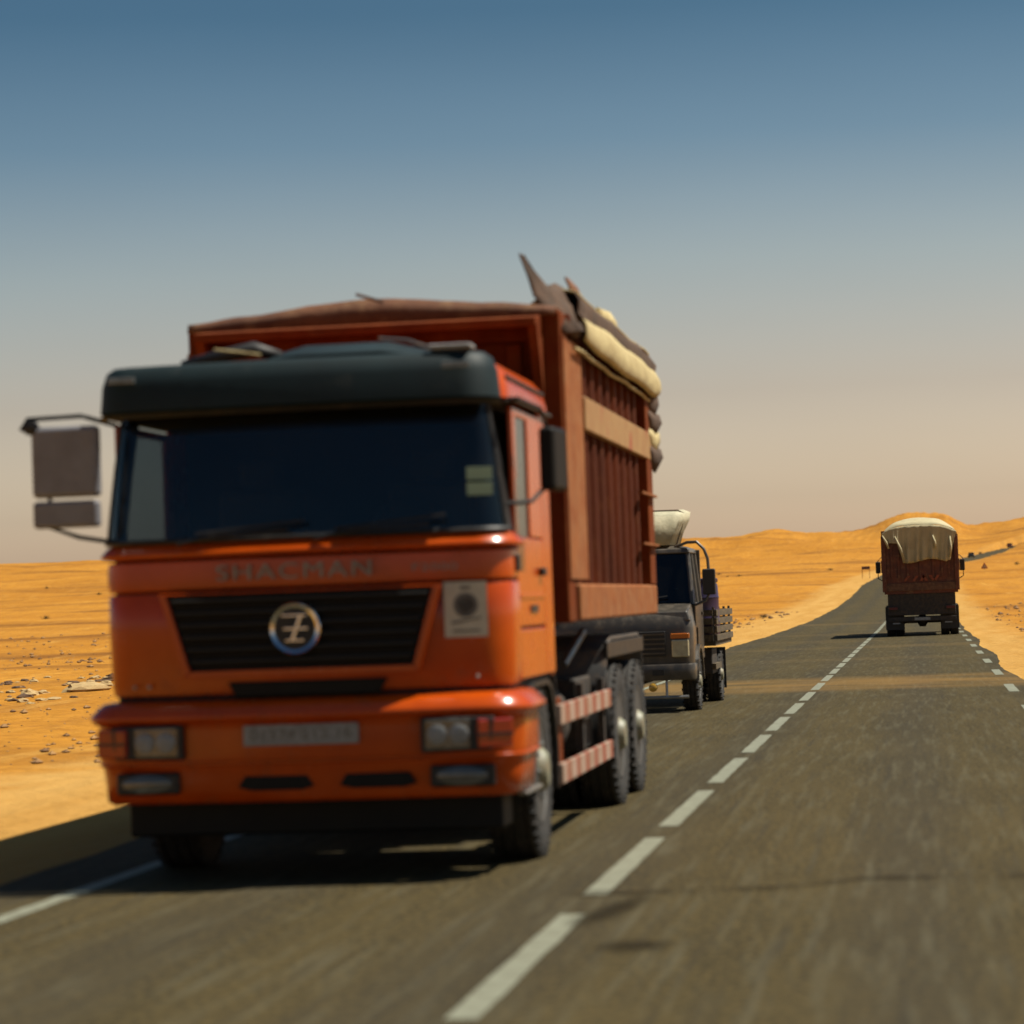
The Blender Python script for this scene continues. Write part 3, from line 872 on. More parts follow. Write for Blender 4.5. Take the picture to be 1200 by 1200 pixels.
for xx in (-1.02, -.93, 1.02):
    mk("panel_bolt", lathe(nb(), [(.012, .0), (.012, -.008), (.007, -.012)], 'y', (xx, .098 if abs(xx) > 1 else .09, 1.16), 8), STEEL, T)
# sticker
st = mk("sticker", bx(-.125, .125, -.002, .0, -.16, .16), WHITE, T)
st.location = (.965, .092, 1.55); st.rotation_euler = (0, 0, .14)
bm = nb(); lathe(bm, [(.05, -.0035), (.064, -.0045), (.072, -.0035)], 'y', (0, 0, .025), 28)
prism(bm, [(-.085, -.085), (.085, -.055), (.085, -.045), (-.085, -.07)], 'y', -.0045, -.003)
box(bm, -.08, .08, -.0045, -.003, -.13, -.118); box(bm, -.03, .03, -.0045, -.003, .115, .135)
mk("sticker_print", bm, INK, st)
# lower intake slot
bm = nb(); prism(bm, trap(-.45, .50, 1.175, -.40, .45, 1.085), 'y', .045, .066)
mk("lower_intake", bm, GRILLBLACK, T, bevel=.01)

# bumper
P_b = plan(W + .02, .17, .06, .72, .0)
BP = [(.475, -.03), (.49, .0), (.62, .012), (.69, .022), (.71, .036), (.74, .040), (.90, .040), (.935, .040), (.95, .064), (.965, .086), (.978, .092), (.995, .086), (1.04, .042), (1.065, .010), (1.075, -.06)]
bump = mk("bumper", shell(P_b, BP, .02), ORANGE, T, smooth='all')
# ledge on top of bumper
bm = nb()
for i in range(2):
    x0 = -.34 + i * .60
    prism(bm, [(x0 - .05, .565), (x0 + .03, .545), (x0 + .33, .545), (x0 + .40, .565), (x0 + .36, .63), (x0 - .01, .63)], 'y', -.018, .03)
mk("bumper_intake", bm, GRILLBLACK, bump, bevel=.008)
for s in (-1, 1):
    bm = nb()
    prism(bm, [(s * .70, .735), (s * 1.11, .745), (s * 1.13, .935), (s * .70, .940)], 'y', -.062, .10)
    h = mk("headlight", bm, BLACK, T, bevel=.012)
    bm = nb(); prism(bm, [(s * .73, .755), (s * .985, .76), (s * .985, .925), (s * .73, .925)], 'y', -.070, -.058)
    mk("headlight_lens", bm, LENS, h, bevel=.006)
    bm = nb()
    for cx in (.80, .925):
        lathe(bm, [(.058, -.071), (.058, -.079), (.045, -.084), (.01, -.085)], 'y', (s * cx, 0, .84), 20)
    mk("headlight_bulb_glass", bm, PLATE, h, smooth=True)
    bm = nb()
    rot = Matrix.Translation((s * 1.115, .0, .84)) @ Matrix.Rotation(s * .42, 4, 'Z')
    box(bm, -.105, .105, -.052, -.010, -.082, .082, rot)
    mk("turn_signal", bm, REDLENS, h, bevel=.012)
    bm = nb(); box(bm, -.108, .108, -.056, -.05, -.012, .004, rot); mk("signal_divider", bm, BLACK, h)
    bm = nb(); lathe(bm, [(.075, -.03), (.075, -.045), (.06, -.052), (.01, -.056)], 'y', (0, 0, 0), 24)
    f = mk("fog_lamp", bm, LENS, T, smooth=True); f.location = (s * .93, .02, .60); f.scale = (2.0, 1, .72); 
    mk("fog_lamp_bezel", bx(s * .93 - .19, s * .93 + .19, -.02, .03, .535, .665), BLACK, T, bevel=.02)
    # bright step strip at the bumper's lower corner
    mk("entry_step", bx(*((W - .02, W + .035) if s > 0 else (-W - .035, -W + .02)), .35, 1.0, .455, .475), STEEL, T, bevel=.006)
mk("bumper_fold", shell(P_b, [(.695, .024), (.705, .045), (.715, .045), (.722, .036)], .012), ORANGE, bump, smooth=True)
pl = mk("licence_plate", bx(-.34, .34, -.058, -.050, .805, .925), PLATE, T, bevel=.004)
text("plate_number", "01374 512 16", .085, (0, -.0585, .865), FACE, INK, pl, .001, 1.0, .60)

# wing and wheel arch behind the bumper
for s in (-1, 1):
    x0, x1 = (W - .04, W + .005) if s > 0 else (-W - .005, -W + .04)
    bm = nb()
    arc = [(1.35 + .70 * math.cos(a), .54 + .66 * math.sin(a)) for a in [math.pi * k / 14 for k in range(15)]]
    arc = [(yy, min(zz, 1.09)) for yy, zz in arc]
    inner = [(1.35 + .66 * math.cos(a), .54 + .62 * math.sin(a)) for a in [math.pi * k / 14 for k in range(15)]]
    inner = [(yy, min(zz, 1.06)) for yy, zz in inner]
    for i in range(14):
        q = [arc[i], arc[i + 1], inner[i + 1], inner[i]]
        prism(bm, q, 'x', x0 - (.38 if s > 0 else 0), x1 + (.38 if s < 0 else 0))
    mk("wheel_arch", bm, BLACK, T, smooth=True)
    mk("step_board", bx(*((W - .30, W - .01) if s > 0 else (-W + .01, -W + .30)), 2.02, 2.5, .42, .46), STEEL, T, bevel=.006)
    # rear mudflap of the front wheel: brown rusty plate
    mk("mudflap", bx(*((W - .40, W - .0) if s > 0 else (-W, -W + .40)), 2.00, 2.02, .38, 1.10), CHASSIS, T)
    wheel(T, s * (W - .16), 1.35, .54, .30, s, turn=0.03)
for s in (-1, 1):
    for yy in (5.60, 6.98):
        wheel(T, s * (W - .12), yy, .54, .29, s, dual=True)
# chassis, engine, axles
bm = nb()
for s in (-1, 1):
    box(bm, s * .42 - .05, s * .42 + .05, .55, 8.3, .80, 1.08)
for yy in (1.9, 3.2, 4.5, 6.3, 8.2): box(bm, -.37, .37, yy, yy + .12, .84, 1.04)
mk("chassis_frame", bm, CHASSIS, T, bevel=.008)
mk("engine", bx(-.36, .36, .35, 1.9, .50, 1.02), CHASSIS, T, bevel=.05)
mk("under_shade_block", bx(-1.12, 1.12, .24, .60, .27, .52), GRILLBLACK, T, bevel=.02)  # added black block, keeps sun patches out and darkens below the bumper
for s in (-1, 1):
    mk("sun_block_panel", bx(*((.62, .64) if s > 0 else (-.64, -.62)), .45, 2.0, .32, 1.04), BLACK, T)  # added panels that stop sunlight reaching the ground under the cab
mk("radiator", bx(-.42, .42, .20, .33, .55, 1.05), BLACK, T, bevel=.01)
bm = nb()
for yy in (1.35,): tube(bm, [(-1.0, yy, .52), (-.6, yy, .44), (.6, yy, .44), (1.0, yy, .52)], .06, 8)
for yy in (5.6, 6.98):
    tube(bm, [(-1.0, yy, .54), (1.0, yy, .54)], .10, 10); lathe(bm, [(.02, -.2), (.2, -.12), (.24, 0), (.2, .12), (.02, .2)], 'x', (0, yy, .54), 16)
mk("axle", bm, CHASSIS, T, smooth=True)
# tanks and boxes between the axles
bm = nb(); lathe(bm, [(.02, 2.65), (.27, 2.66), (.29, 2.69), (.29, 3.85), (.27, 3.88), (.02, 3.89)], 'y', (.78, 0, .74), 24)
mk("fuel_tank", bm, CHASSIS, T, smooth=True)
mk("battery_box", bx(-1.12, -.55, 2.7, 3.6, .50, 1.0), CHASSIS, T, bevel=.02)
mk("tool_box", bx(.60, 1.10, 4.0, 4.85, .50, 1.02), CHASSIS, T, bevel=.02)
bm = nb(); tube(bm, [(.62, 2.28, 1.0), (.62, 2.28, 2.5), (.62, 2.33, 3.0)], .07, 12)
mk("exhaust_stack", bm, CHASSIS, T, smooth=True)
bm = nb(); tube(bm, [(1.0, 4.1, 1.12), (1.10, 4.5, 1.35)], .03, 8); tube(bm, [(-1.0, 4.1, 1.12), (-1.10, 4.5, 1.35)], .03, 8)
mk("hydraulic_strut", bm, STEEL, T, smooth=True)
# side guards with the striped rails
for s in (-1, 1):
    x0, x1 = (W - .01, W + .025) if s > 0 else (-W - .025, -W + .01)
    xi0, xi1 = (W - .06, W - .012) if s > 0 else (-W + .012, -W + .06)
    sg = mk("side_guard", bx(xi0, xi1, 2.10, 2.35, .38, .95), BEDRUST, T, bevel=.006)
    bm = nb()
    for yy in (3.5, 4.75): box(bm, xi0, xi1, yy, yy + .08, .38, 1.0)
    mk("guard_post", bm, CHASSIS, sg, bevel=.004)
    for z0 in (.78, .40):
        mk("striped_rail", bx(x0, x1, 2.05, 4.95, z0, z0 + .13), STRIPES, sg, bevel=.005)
    # rear mudguards
    bm = nb()
    prof = [(4.86, .95), (4.98, 1.20), (5.25, 1.30), (7.3, 1.30), (7.55, 1.20), (7.68, .90)]
    pin = [(y_ * 1.0, z_ - .03) for y_, z_ in prof]
    for i in range(5):
        q = [prof[i], prof[i + 1], pin[i + 1], pin[i]]
        prism(bm, q, 'x', *((W - .62, W + .0) if s > 0 else (-W, -W + .62)))
    mk("rear_mudguard", bm, GREY, T, bevel=.004)
    mk("mudguard_skirt", bx(*((W - .02, W + .012) if s > 0 else (-W - .012, -W + .02)), 4.95, 7.6, 1.14, 1.26), BLACK, T, bevel=.006)
    mk("rear_flap", bx(*((W - .62, W - .02) if s > 0 else (-W + .02, -W + .62)), 7.68, 7.70, .25, .95), BLACK, T)

# mirrors: left (wide, seen face on) and right (turned, seen nearly edge on)
bm = nb(); tube(bm, [(-1.14, .30, 2.72), (-1.30, .12, 2.775), (-1.62, .08, 2.765), (-1.66, .08, 2.70)], .014, 8)
tube(bm, [(-1.16, .36, 2.02), (-1.35, .16, 2.06), (-1.50, .10, 2.12), (-1.50, .09, 2.4)], .014, 8)
ml = mk("mirror_arm", bm, BLACK, T, smooth=True)
mh = mk("mirror_housing", bx(-1.60, -1.19, .06, .15, 2.295, 2.715), MIRROR_GREY, ml, bevel=.03, seg=3)
mk("wide_mirror", bx(-1.60, -1.20, .06, .15, 2.115, 2.275), MIRROR_GREY, ml, bevel=.025, seg=3)
mk("mirror_glass", bx(-1.56, -1.26, .150, .158, 2.34, 2.69), CHROME, ml)
bm = nb(); lathe(bm, [(.01, -.01), (.045, .0), (.045, .05), (.01, .06)], 'y', (-1.60, .06, 2.715), 16)
mk("kerb_mirror", bm, BLACK, ml, smooth=True)
bm = nb(); tube(bm, [(1.16, .34, 2.74), (1.28, .30, 2.77), (1.38, .55, 2.72), (1.40, .66, 2.60)], .014, 8)
tube(bm, [(1.18, .40, 2.16), (1.32, .46, 2.17), (1.39, .60, 2.26)], .014, 8)
mr = mk("mirror_arm", bm, BLACK, T, smooth=True)
rot = Matrix.Translation((1.425, .72, 2.425)) @ Matrix.Rotation(math.radians(84), 4, 'Z')
mk("mirror_housing", bx(-.17, .17, -.05, .05, -.19, .19, M=rot), GRILLBLACK, mr, bevel=.03, seg=3)

# cab interior
sw = nb()
tube(sw, [(.55 + .23 * math.cos(a), .62 + .10 * math.sin(a), 2.03 + .20 * math.sin(a)) for a in [2 * math.pi * k / 20 for k in range(20)]], .016, 6, closed=True)
tube(sw, [(.55, .5, 1.8), (.55, .62, 2.03)], .03, 8)
tube(sw, [(.33, .62, 2.03), (.77, .62, 2.03)], .016, 6)
mk("steering_wheel", sw, BLACK, T, smooth=True)
mk("dashboard", bx(-1.12, 1.12, .22, .55, 1.75, 2.0), DARKIN, T, bevel=.05)
for cx in (-.55, .55):
    bm = nb(); box(bm, cx - .27, cx + .27, .95, 1.45, 1.50, 1.68); box(bm, cx - .27, cx + .27, 1.42, 1.58, 1.60, 2.35); box(bm, cx - .14, cx + .14, 1.44, 1.54, 2.36, 2.55)
    mk("cab_seat", bm, SEAT, T, bevel=.04)

# ---- tipping bed
BW = 1.27; BY0, BY1, BZ0, BZ1 = 2.52, 8.25, 1.45, 3.50
bed = mk("bed_floor", bx(-BW + .03, BW - .03, BY0 + .02, BY1 - .02, BZ0 + .02, BZ0 + .12), BEDRUST, T)
# front wall with ribs, top rail and overhanging lip
bm = bx(-BW + .12, BW - .12, BY0 + .05, BY0 + .10, BZ0 + .05, BZ1 - .02)
fw = mk("bed_front_wall", bm, BEDRUST, T)
for i in range(6):
    cx = -.95 + i * .38
    mk("wall_rib", bx(cx - .05, cx + .05, BY0 + .0, BY0 + .05, BZ0 + .1, BZ1 - .20), BEDRUST, fw, bevel=.01)
mk("bed_top_rail", bx(-BW + .12, BW - .12, BY0 - .04, BY0 + .10, BZ1 - .19, BZ1 + .0), BEDRUST, fw, bevel=.02)
bm = nb()                           # lip that reaches forward over the cab
prism(bm, [(BY0 - .04, BZ1 - .02), (BY0 - .34, BZ1 - .06), (BY0 - .34, BZ1 - .12), (BY0 - .04, BZ1 - .10)], 'x', -BW + .12, BW - .12)
mk("cab_guard_lip", bm, BEDRUST, fw, bevel=.01)
bm = nb()
for s in (-1, 1): prism(bm, [(BY0, BZ1 - .1), (BY0 - .30, BZ1 - .1), (BY0, BZ1 - .65)], 'x', s * 1.12 - .03, s * 1.12 + .03)
mk("lip_gusset", bm, BEDRUST, fw)
for s in (-1, 1):
    sx = lambda a, b: (a, b) if s > 0 else (-b, -a)
    mk("corner_post", bx(*sx(BW - .14, BW + .0), BY0 - .02, BY0 + .34, BZ0 - .02, BZ1 + .01), BEDRUST, T, bevel=.02)
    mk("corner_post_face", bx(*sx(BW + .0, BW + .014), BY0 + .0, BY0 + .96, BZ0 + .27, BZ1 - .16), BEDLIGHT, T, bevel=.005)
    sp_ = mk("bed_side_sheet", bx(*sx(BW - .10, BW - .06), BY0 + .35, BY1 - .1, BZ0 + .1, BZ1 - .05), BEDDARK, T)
    for i in range(9):
        yy = BY0 + 1.15 + i * .50
        if yy > 7.45: break
        bm = nb(); prism(bm, [(BW - .06) and (s * (BW - .06), yy), (s * (BW - .005), yy + .06), (s * (BW - .005), yy + .20), (s * (BW - .06), yy + .26)], 'z', BZ0 + .24, BZ1 - .12)
        mk("side_rib", bm, BEDDARK, sp_, bevel=.006)
    mk("belt_rail", bx(*sx(BW - .02, BW + .035), BY0 + .95, BY1 - .02, 2.765, 3.0), BELT, T, bevel=.012)
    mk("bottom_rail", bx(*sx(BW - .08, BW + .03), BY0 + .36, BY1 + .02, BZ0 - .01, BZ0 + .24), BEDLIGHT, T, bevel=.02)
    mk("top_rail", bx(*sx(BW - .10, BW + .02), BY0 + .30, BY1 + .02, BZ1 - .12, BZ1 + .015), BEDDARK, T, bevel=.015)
    mk("rear_post", bx(*sx(BW - .12, BW + .03), BY1 - .42, BY1 + .0, BZ0 + .24, BZ1 - .12), BEDRUST, T, bevel=.015)
    for zz in (2.02, 2.44):
        mk("tie_hook", bx(*sx(BW + .03, BW + .07), BY1 - 1.3, BY1 - .05, zz, zz + .018), BEDLIGHT, T)
tg = mk("tailgate", bx(-BW + .12, BW - .12, BY1 - .06, BY1, BZ0 + .1, BZ1 - .1), BEDRUST, T)
bm = nb(); tube(bm, [(-.1, 2.60, 1.2), (-.1, 2.44, 3.3)], .09, 12)
mk("hoist_ram", bm, CHASSIS, T, smooth=True)

# ---- tarpaulins on the bed (things lying on it)
def cover_rows():
    rows = []
    ny, nx = 26, 30
    for j in range(ny + 1):
        yy = BY0 - .07 + (BY1 - BY0 + .05) * max(0, j - 1) / (ny - 1) - (.02 if j == 0 else 0)
        r = []
        for i in range(nx + 1):
            u = -1 + 2 * i / nx
            xx = u * (BW - .02)
            ridge = .115 * max(0, 1 - abs(u - .02) ** 1.2) + .008
            ridge *= (1.0 - .10 * math.sin(j * .7) ** 2)
            zz = BZ1 + .012 + ridge + .008 * nz(xx, yy, 2.2, 50) + .008 * nz(xx, yy, 6, 51)
            if j == 0: zz = BZ1 - .03
            r.append((xx, yy, zz))
        rows.append(r)
    return rows
bm = sheet(nb(), cover_rows(), .012)
cov = mk("load_cover", bm, BROWNTARP, None, smooth='all')
cov.location = (TX, TY, 0)
tag(cov, "faded brown tarpaulin stretched in a low hump over the orange dump truck's load", "tarpaulin")

roll = thing("rolled_tarpaulin", "cream tarp bunched along the top right edge of the orange dump truck's bed", "tarpaulin", (TX, TY, 0))
def roll_rows(sec, y0, y1, n, amp, seed, taper=0.0):
    rows = []
    for j in range(n + 1):
        t = j / n; yy = y0 + (y1 - y0) * t
        k = 1 - taper * max(0, 1 - t * 4) - .35 * max(0, (t - .93) / .07)
        r = []
        cx = sum(p[0] for p in sec) / len(sec); cz = sum(p[1] for p in sec) / len(sec)
        for i, (a, b) in enumerate(sec):
            w_ = amp * nz(i * .8 + 3, yy * 1.6, 1.0, seed)
            sag = -.008 * math.sin(t * math.pi * 5 + seed)
            r.append((cx + (a - cx) * k + w_ * .6, yy, cz + (b - cz) * k + w_ + sag))
        rows.append(r)
    return rows
up = [(.98, 3.60), (1.06, 3.66), (1.16, 3.70), (1.26, 3.70), (1.315, 3.67)]
dk = [(1.30, 3.675), (1.325, 3.63), (1.315, 3.57), (1.31, 3.53), (1.335, 3.505)]
lo = [(1.30, 3.55), (1.345, 3.535), (1.375, 3.50), (1.39, 3.45), (1.385, 3.40), (1.36, 3.355), (1.31, 3.335)]
mk("upper_fold", sheet(nb(), roll_rows(up, 3.15, 8.55, 44, .012, 61), .014), CREAM, roll, smooth='all')
mk("shaded_fold", sheet(nb(), roll_rows(dk, 3.1, 8.6, 44, .012, 62), .014), CANVAS_BROWN_SHADE, roll, smooth='all')  # dark band: the upper fold's shadowed side, put into the colour
lo = [(1.305, 3.555), (1.335, 3.54), (1.352, 3.50), (1.36, 3.45), (1.362, 3.40), (1.355, 3.355), (1.335, 3.325)]
mk("lower_fold", sheet(nb(), roll_rows(lo, 3.2, 8.65, 44, .008, 63, .35), .014), CREAM, roll, smooth='all')
bm = nb(); tube(bm, [(1.31 + .008 * math.sin(i), 2.9 + i * .46, 3.285 + .008 * math.sin(i * 2.1)) for i in range(13)], .014, 6)
mk("tie_rope", bm, CREAM, roll, smooth=True)
# torn flaps standing up in the wind at the front corner
def flap(name, pts_a, pts_b, mat, parent):
    rows = [[(a[0] + (b[0] - a[0]) * t, a[1] + (b[1] - a[1]) * t + .03 * math.sin(t * 3 + i * .9), a[2] + (b[2] - a[2]) * t) for t in (0, .33, .66, 1)] for i, (a, b) in enumerate(zip(pts_a, pts_b))]
    return mk(name, sheet(nb(), rows, .012), mat, parent, smooth='all')
flap("torn_flap", [(1.02, 2.50, 3.90), (1.07, 2.52, 3.74), (1.10, 2.52, 3.62), (1.20, 2.54, 3.50), (1.30, 2.56, 3.36)],
     [(1.03, 2.54, 3.89), (1.10, 2.62, 3.79), (1.17, 2.8, 3.69), (1.28, 3.1, 3.60), (1.36, 3.3, 3.44)], CANVAS_BROWN_SHADE, roll)
flap("dark_flap", [(1.15, 2.72, 3.70), (1.20, 2.8, 3.62), (1.26, 2.9, 3.50), (1.30, 3.0, 3.36)],
     [(1.17, 3.1, 3.76), (1.24, 3.3, 3.72), (1.33, 3.5, 3.62), (1.36, 3.5, 3.44)], CANVAS_BROWN_SHADE, roll)
flap("pale_flap", [(1.22, 3.3, 3.82), (1.24, 3.32, 3.76), (1.26, 3.35, 3.66)], [(1.225, 3.4, 3.825), (1.28, 3.5, 3.76), (1.31, 3.6, 3.68)], BROWNTARP, roll)
flap("pale_flap", [(1.22, 5.2, 3.80), (1.22, 5.3, 3.74), (1.22, 5.3, 3.68)], [(1.27, 5.6, 3.80), (1.30, 5.8, 3.74), (1.30, 5.9, 3.68)], CREAM, roll)
# hanging end at the back corner
for i, zz in enumerate((3.36, 3.20, 3.04, 2.90)):
    flap("hanging_flap", [(1.29, 8.0, zz), (1.31, 8.05, zz - .07), (1.29, 8.1, zz - .16)], [(1.35, 8.5 + .08 * (i % 2), zz - .02), (1.36 + .02 * (i % 2), 8.5, zz - .10), (1.32, 8.35, zz - .24)], (CANVAS_BROWN_SHADE, CANVAS_BROWN_SHADE, CREAM, CANVAS_BROWN_SHADE)[i], roll)
pole = mk("cover_bow", tube(nb(), [(-.06, 2.30, 3.66), (.12, 2.30, 3.60)], .012, 6), CANVAS_BROWN_SHADE, cov, smooth=True)

# ------------------------------------------------------------------ the small bronze truck behind it
BXX, BYY = -4.12, 38.0
tb = thing("flatbed_truck", "small grey bronze truck following the orange dump truck, slatted bed and tube mirror arm", "truck", (BXX, BYY, 0))
w2 = .98
P2 = plan(w2, .14, .04, .9, .0)
mk("nose_panel", shell(P2, [(.62, -.01), (.70, .0), (1.15, .0), (1.30, -.03), (1.38, -.09)], .03), BRONZE, tb, smooth=True)
bm = nb()                                                  # short sloping bonnet
loft(bm, [[(-w2 + .03, .06, 1.25), (w2 - .03, .06, 1.25), (w2 - .08, .09, 1.385), (-w2 + .08, .09, 1.385)],
          [(-w2 + .02, .40, 1.25), (w2 - .02, .40, 1.25), (w2 - .06, .40, 1.455), (-w2 + .06, .40, 1.455)],
          [(-w2 + .02, .62, 1.25), (w2 - .02, .62, 1.25), (w2 - .05, .62, 1.50), (-w2 + .05, .62, 1.50)]])
mk("bonnet", bm, BRONZE, tb, bevel=.02)
bm = bx(-w2, w2, .62, 1.95, .70, .78); box(bm, -w2 + .02, w2 - .02, 1.93, 1.97, .78, 2.25)
for s in (-1, 1): box(bm, s * (w2 - .02) - .02, s * (w2 - .02) + .02, .62, 1.93, .78, 1.50)
mk("cab_body", bm, BRONZE, tb, bevel=.012)
for s in (-1, 1):
    bm = nb()
    tube(bm, [(s * (w2 - .04), .60, 1.47), (s * (w2 - .10), .82, 2.20)], .032, 8)
    tube(bm, [(s * (w2 - .03), 1.30, 1.47), (s * (w2 - .10), 1.30, 2.20)], .025, 8)
    tube(bm, [(s * (w2 - .03), 1.90, 1.47), (s * (w2 - .10), 1.88, 2.20)], .03, 8)
    mk("window_pillar", bm, BRONZE, tb, smooth=True)
    rows = [[(s * (w2 - .035), .64, 1.48), (s * (w2 - .035), 1.88, 1.48)], [(s * (w2 - .10), .84, 2.20), (s * (w2 - .10), 1.86, 2.20)]]
    mk("side_window", sheet(nb(), rows, .006), DARKGLASS, tb)
    mk("door_handle", bx(s * w2 - .02, s * w2 + .02, 1.6, 1.75, 1.32, 1.36), BLACK, tb)
rows = [[(-w2 + .06, .61, 1.50), (0, .58, 1.50), (w2 - .06, .61, 1.50)], [(-w2 + .12, .81, 2.20), (0, .79, 2.20), (w2 - .12, .81, 2.20)]]
mk("windscreen", sheet(nb(), rows, .006), DARKGLASS, tb)
mk("windscreen_sticker", bx(.60, .74, .66, .664, 1.60, 1.70), STICKGREEN, tb)
bm = nb()
loft(bm, [[(-w2 + .06, .76, 2.19), (w2 - .06, .76, 2.19), (w2 - .06, 1.95, 2.19), (-w2 + .06, 1.95, 2.19)],
          [(-w2 + .08, .78, 2.26), (w2 - .08, .78, 2.26), (w2 - .08, 1.93, 2.26), (-w2 + .08, 1.93, 2.26)],
          [(-w2 + .2, .92, 2.30), (w2 - .2, .92, 2.30), (w2 - .2, 1.85, 2.30), (-w2 + .2, 1.85, 2.30)]])
mk("roof", bm, BRONZE, tb, bevel=.02)
g2 = mk("grille", bx(-.60, .60, -.012, .02, .78, 1.12), BLACK, tb, bevel=.01)
for i in range(5): mk("grille_slat", bx(-.59, .59, -.03, -.012, .81 + i * .065, .83 + i * .065), BRONZE, g2)
for s in (-1, 1):
    hl = mk("headlight", bx(s * .80 - .12, s * .80 + .12, -.025, .06, .76, 1.00), BRIGHTLENS, tb, bevel=.02)
    mk("turn_signal", bx(s * .80 - .13, s * .80 + .13, -.02, .05, 1.015, 1.085), AMBER, hl, bevel=.01)
    bm = nb(); lathe(bm, [(.06, .0), (.06, -.03), (.045, -.045), (.01, -.05)], 'y', (s * .42, -.12, .36), 16)
    mk("fog_lamp", bm, YELLOWLENS, tb, smooth=True)
    bm = nb()                                               # front wing with lip
    arc = [(.78 + .50 * math.cos(a), .42 + .50 * math.sin(a)) for a in [math.pi * k / 10 for k in range(11)]]
    inn = [(.78 + .45 * math.cos(a), .42 + .45 * math.sin(a)) for a in [math.pi * k / 10 for k in range(11)]]
    for i in range(10): prism(bm, [arc[i], arc[i + 1], inn[i + 1], inn[i]], 'x', s * w2 - .12, s * w2 + .04)
    mk("wing", bm, BRONZE, tb, smooth=True)
    wheel(tb, s * (w2 - .10), .78, .40, .22, s, n=24)
    wheel(tb, s * (w2 - .02), 3.95, .40, .22, s, dual=True, n=24)
bm = shell(plan(w2 + .02, .12, .05, .35, -.12), [(.45, -.01), (.47, .0), (.65, .0), (.67, -.01)], .05)
b2 = mk("bumper", bm, BRONZE, tb, smooth=True)
mk("bumper_slot", bx(-.30, .30, -.135, -.11, .52, .60), BLACK, b2); mk("bumper_slot", bx(.42, .58, -.13, -.10, .52, .60), BLACK, b2)
bm = nb(); tube(bm, [(-.9, -.08, .22), (.9, -.08, .22)], .022, 8)
for xx in (-.6, .6): tube(bm, [(xx, -.08, .22), (xx, -.04, .46)], .02, 6)
mk("tow_bar", bm, STEEL, tb, smooth=True)
# tube mirror arm: from the roof out, over and down to the mirror
bm = nb()
tube(bm, [(.70, .86, 2.28), (.88, .80, 2.34), (1.02, .72, 2.34), (1.12, .68, 2.24), (1.17, .66, 2.10), (1.18, .66, 1.92)], .022, 8)
tube(bm, [(.95, .62, 1.45), (1.12, .64, 1.52), (1.18, .66, 1.62)], .018, 8)
ma = mk("mirror_arm", bm, BRONZE, tb, smooth=True)
mk("mirror_housing", bx(1.09, 1.27, .60, .70, 1.60, 1.96), BLACK, ma, bevel=.02)
bm = nb(); tube(bm, [(-.95, .62, 1.45), (-1.14, .64, 1.55), (-1.17, .66, 1.7)], .018, 8)
ma = mk("mirror_arm", bm, BRONZE, tb, smooth=True)
mk("mirror_housing", bx(-1.26, -1.08, .60, .70, 1.60, 1.96), BLACK, ma, bevel=.02)
bm = nb(); tube(bm, [(-.7, .56, 1.53), (-.2, .54, 1.60)], .01, 5); tube(bm, [(.05, .56, 1.53), (.6, .54, 1.60)], .01, 5)
mk("wiper", bm, BLACK, tb)
# frame and slatted bed
bm = nb()
for s in (-1, 1): box(bm, s * .35 - .04, s * .35 + .04, .3, 5.4, .58, .74)
for yy in (1.0, 2.6, 3.95, 5.2): box(bm, -.31, .31, yy, yy + .08, .60, .72)
mk("chassis_frame", bm, CHASSIS, tb)
mk("engine_block", bx(-.3, .3, .15, 1.3, .40, 1.1), CHASSIS, tb, bevel=.03)
mk("bed_floor", bx(-1.13, 1.13, 2.12, 5.45, .86, .94), WOODSLAT, tb)
for s in (-1, 1):
    for i in range(4):
        mk("bed_slat", bx(s * 1.14 - .018, s * 1.14 + .018, 2.12, 5.45, .93 + i * .12, 1.02 + i * .12), WOODSLAT, tb, bevel=.004)
    for yy in (2.14, 3.2, 4.3, 5.38):
        mk("bed_stake", bx(s * 1.105 - .017, s * 1.105 + .017, yy, yy + .06, .86, 1.42), BRONZE, tb)
    mk("tool_box", bx(s * .88 - .18, s * .88 + .18, 2.3, 3.2, .45, .82), CHASSIS, tb, bevel=.02)
    mk("under_rail", bx(s * 1.08 - .03, s * 1.08 + .03, 2.3, 3.4, .52, .60), WOODSLAT, tb)
    mk("mudflap", bx(s * .96 - .14, s * .96 + .14, 4.42, 4.44, .18, .80), BLACK, tb)
for i in range(4): mk("headboard_slat", bx(-1.10, 1.10, 2.08, 2.115, .93 + i * .12, 1.02 + i * .12), WOODSLAT, tb)
for i in range(4): mk("tail_slat", bx(-1.12, 1.12, 5.455, 5.49, .93 + i * .12, 1.02 + i * .12), WOODSLAT, tb)

barrel = thing("plastic_barrel", "purple plastic barrel standing in the small truck's bed behind its mirror", "barrel", (BXX + .92, BYY + 2.55, .94))
bm = nb(); lathe(bm, [(.20, 0), (.235, .03), (.245, .25), (.252, .27), (.245, .29), (.245, .60), (.252, .62), (.245, .64), (.235, .80), (.21, .84)], 'z', (0, 0, 0), 24)
mk("barrel_body", bm, PURPLE, barrel, smooth=True)
bm = nb(); lathe(bm, [(.23, .835), (.24, .85), (.24, .89), (.22, .90), (.01, .90)], 'z', (0, 0, 0), 24)
mk("barrel_lid", bm, PURPLE, barrel, smooth=True)

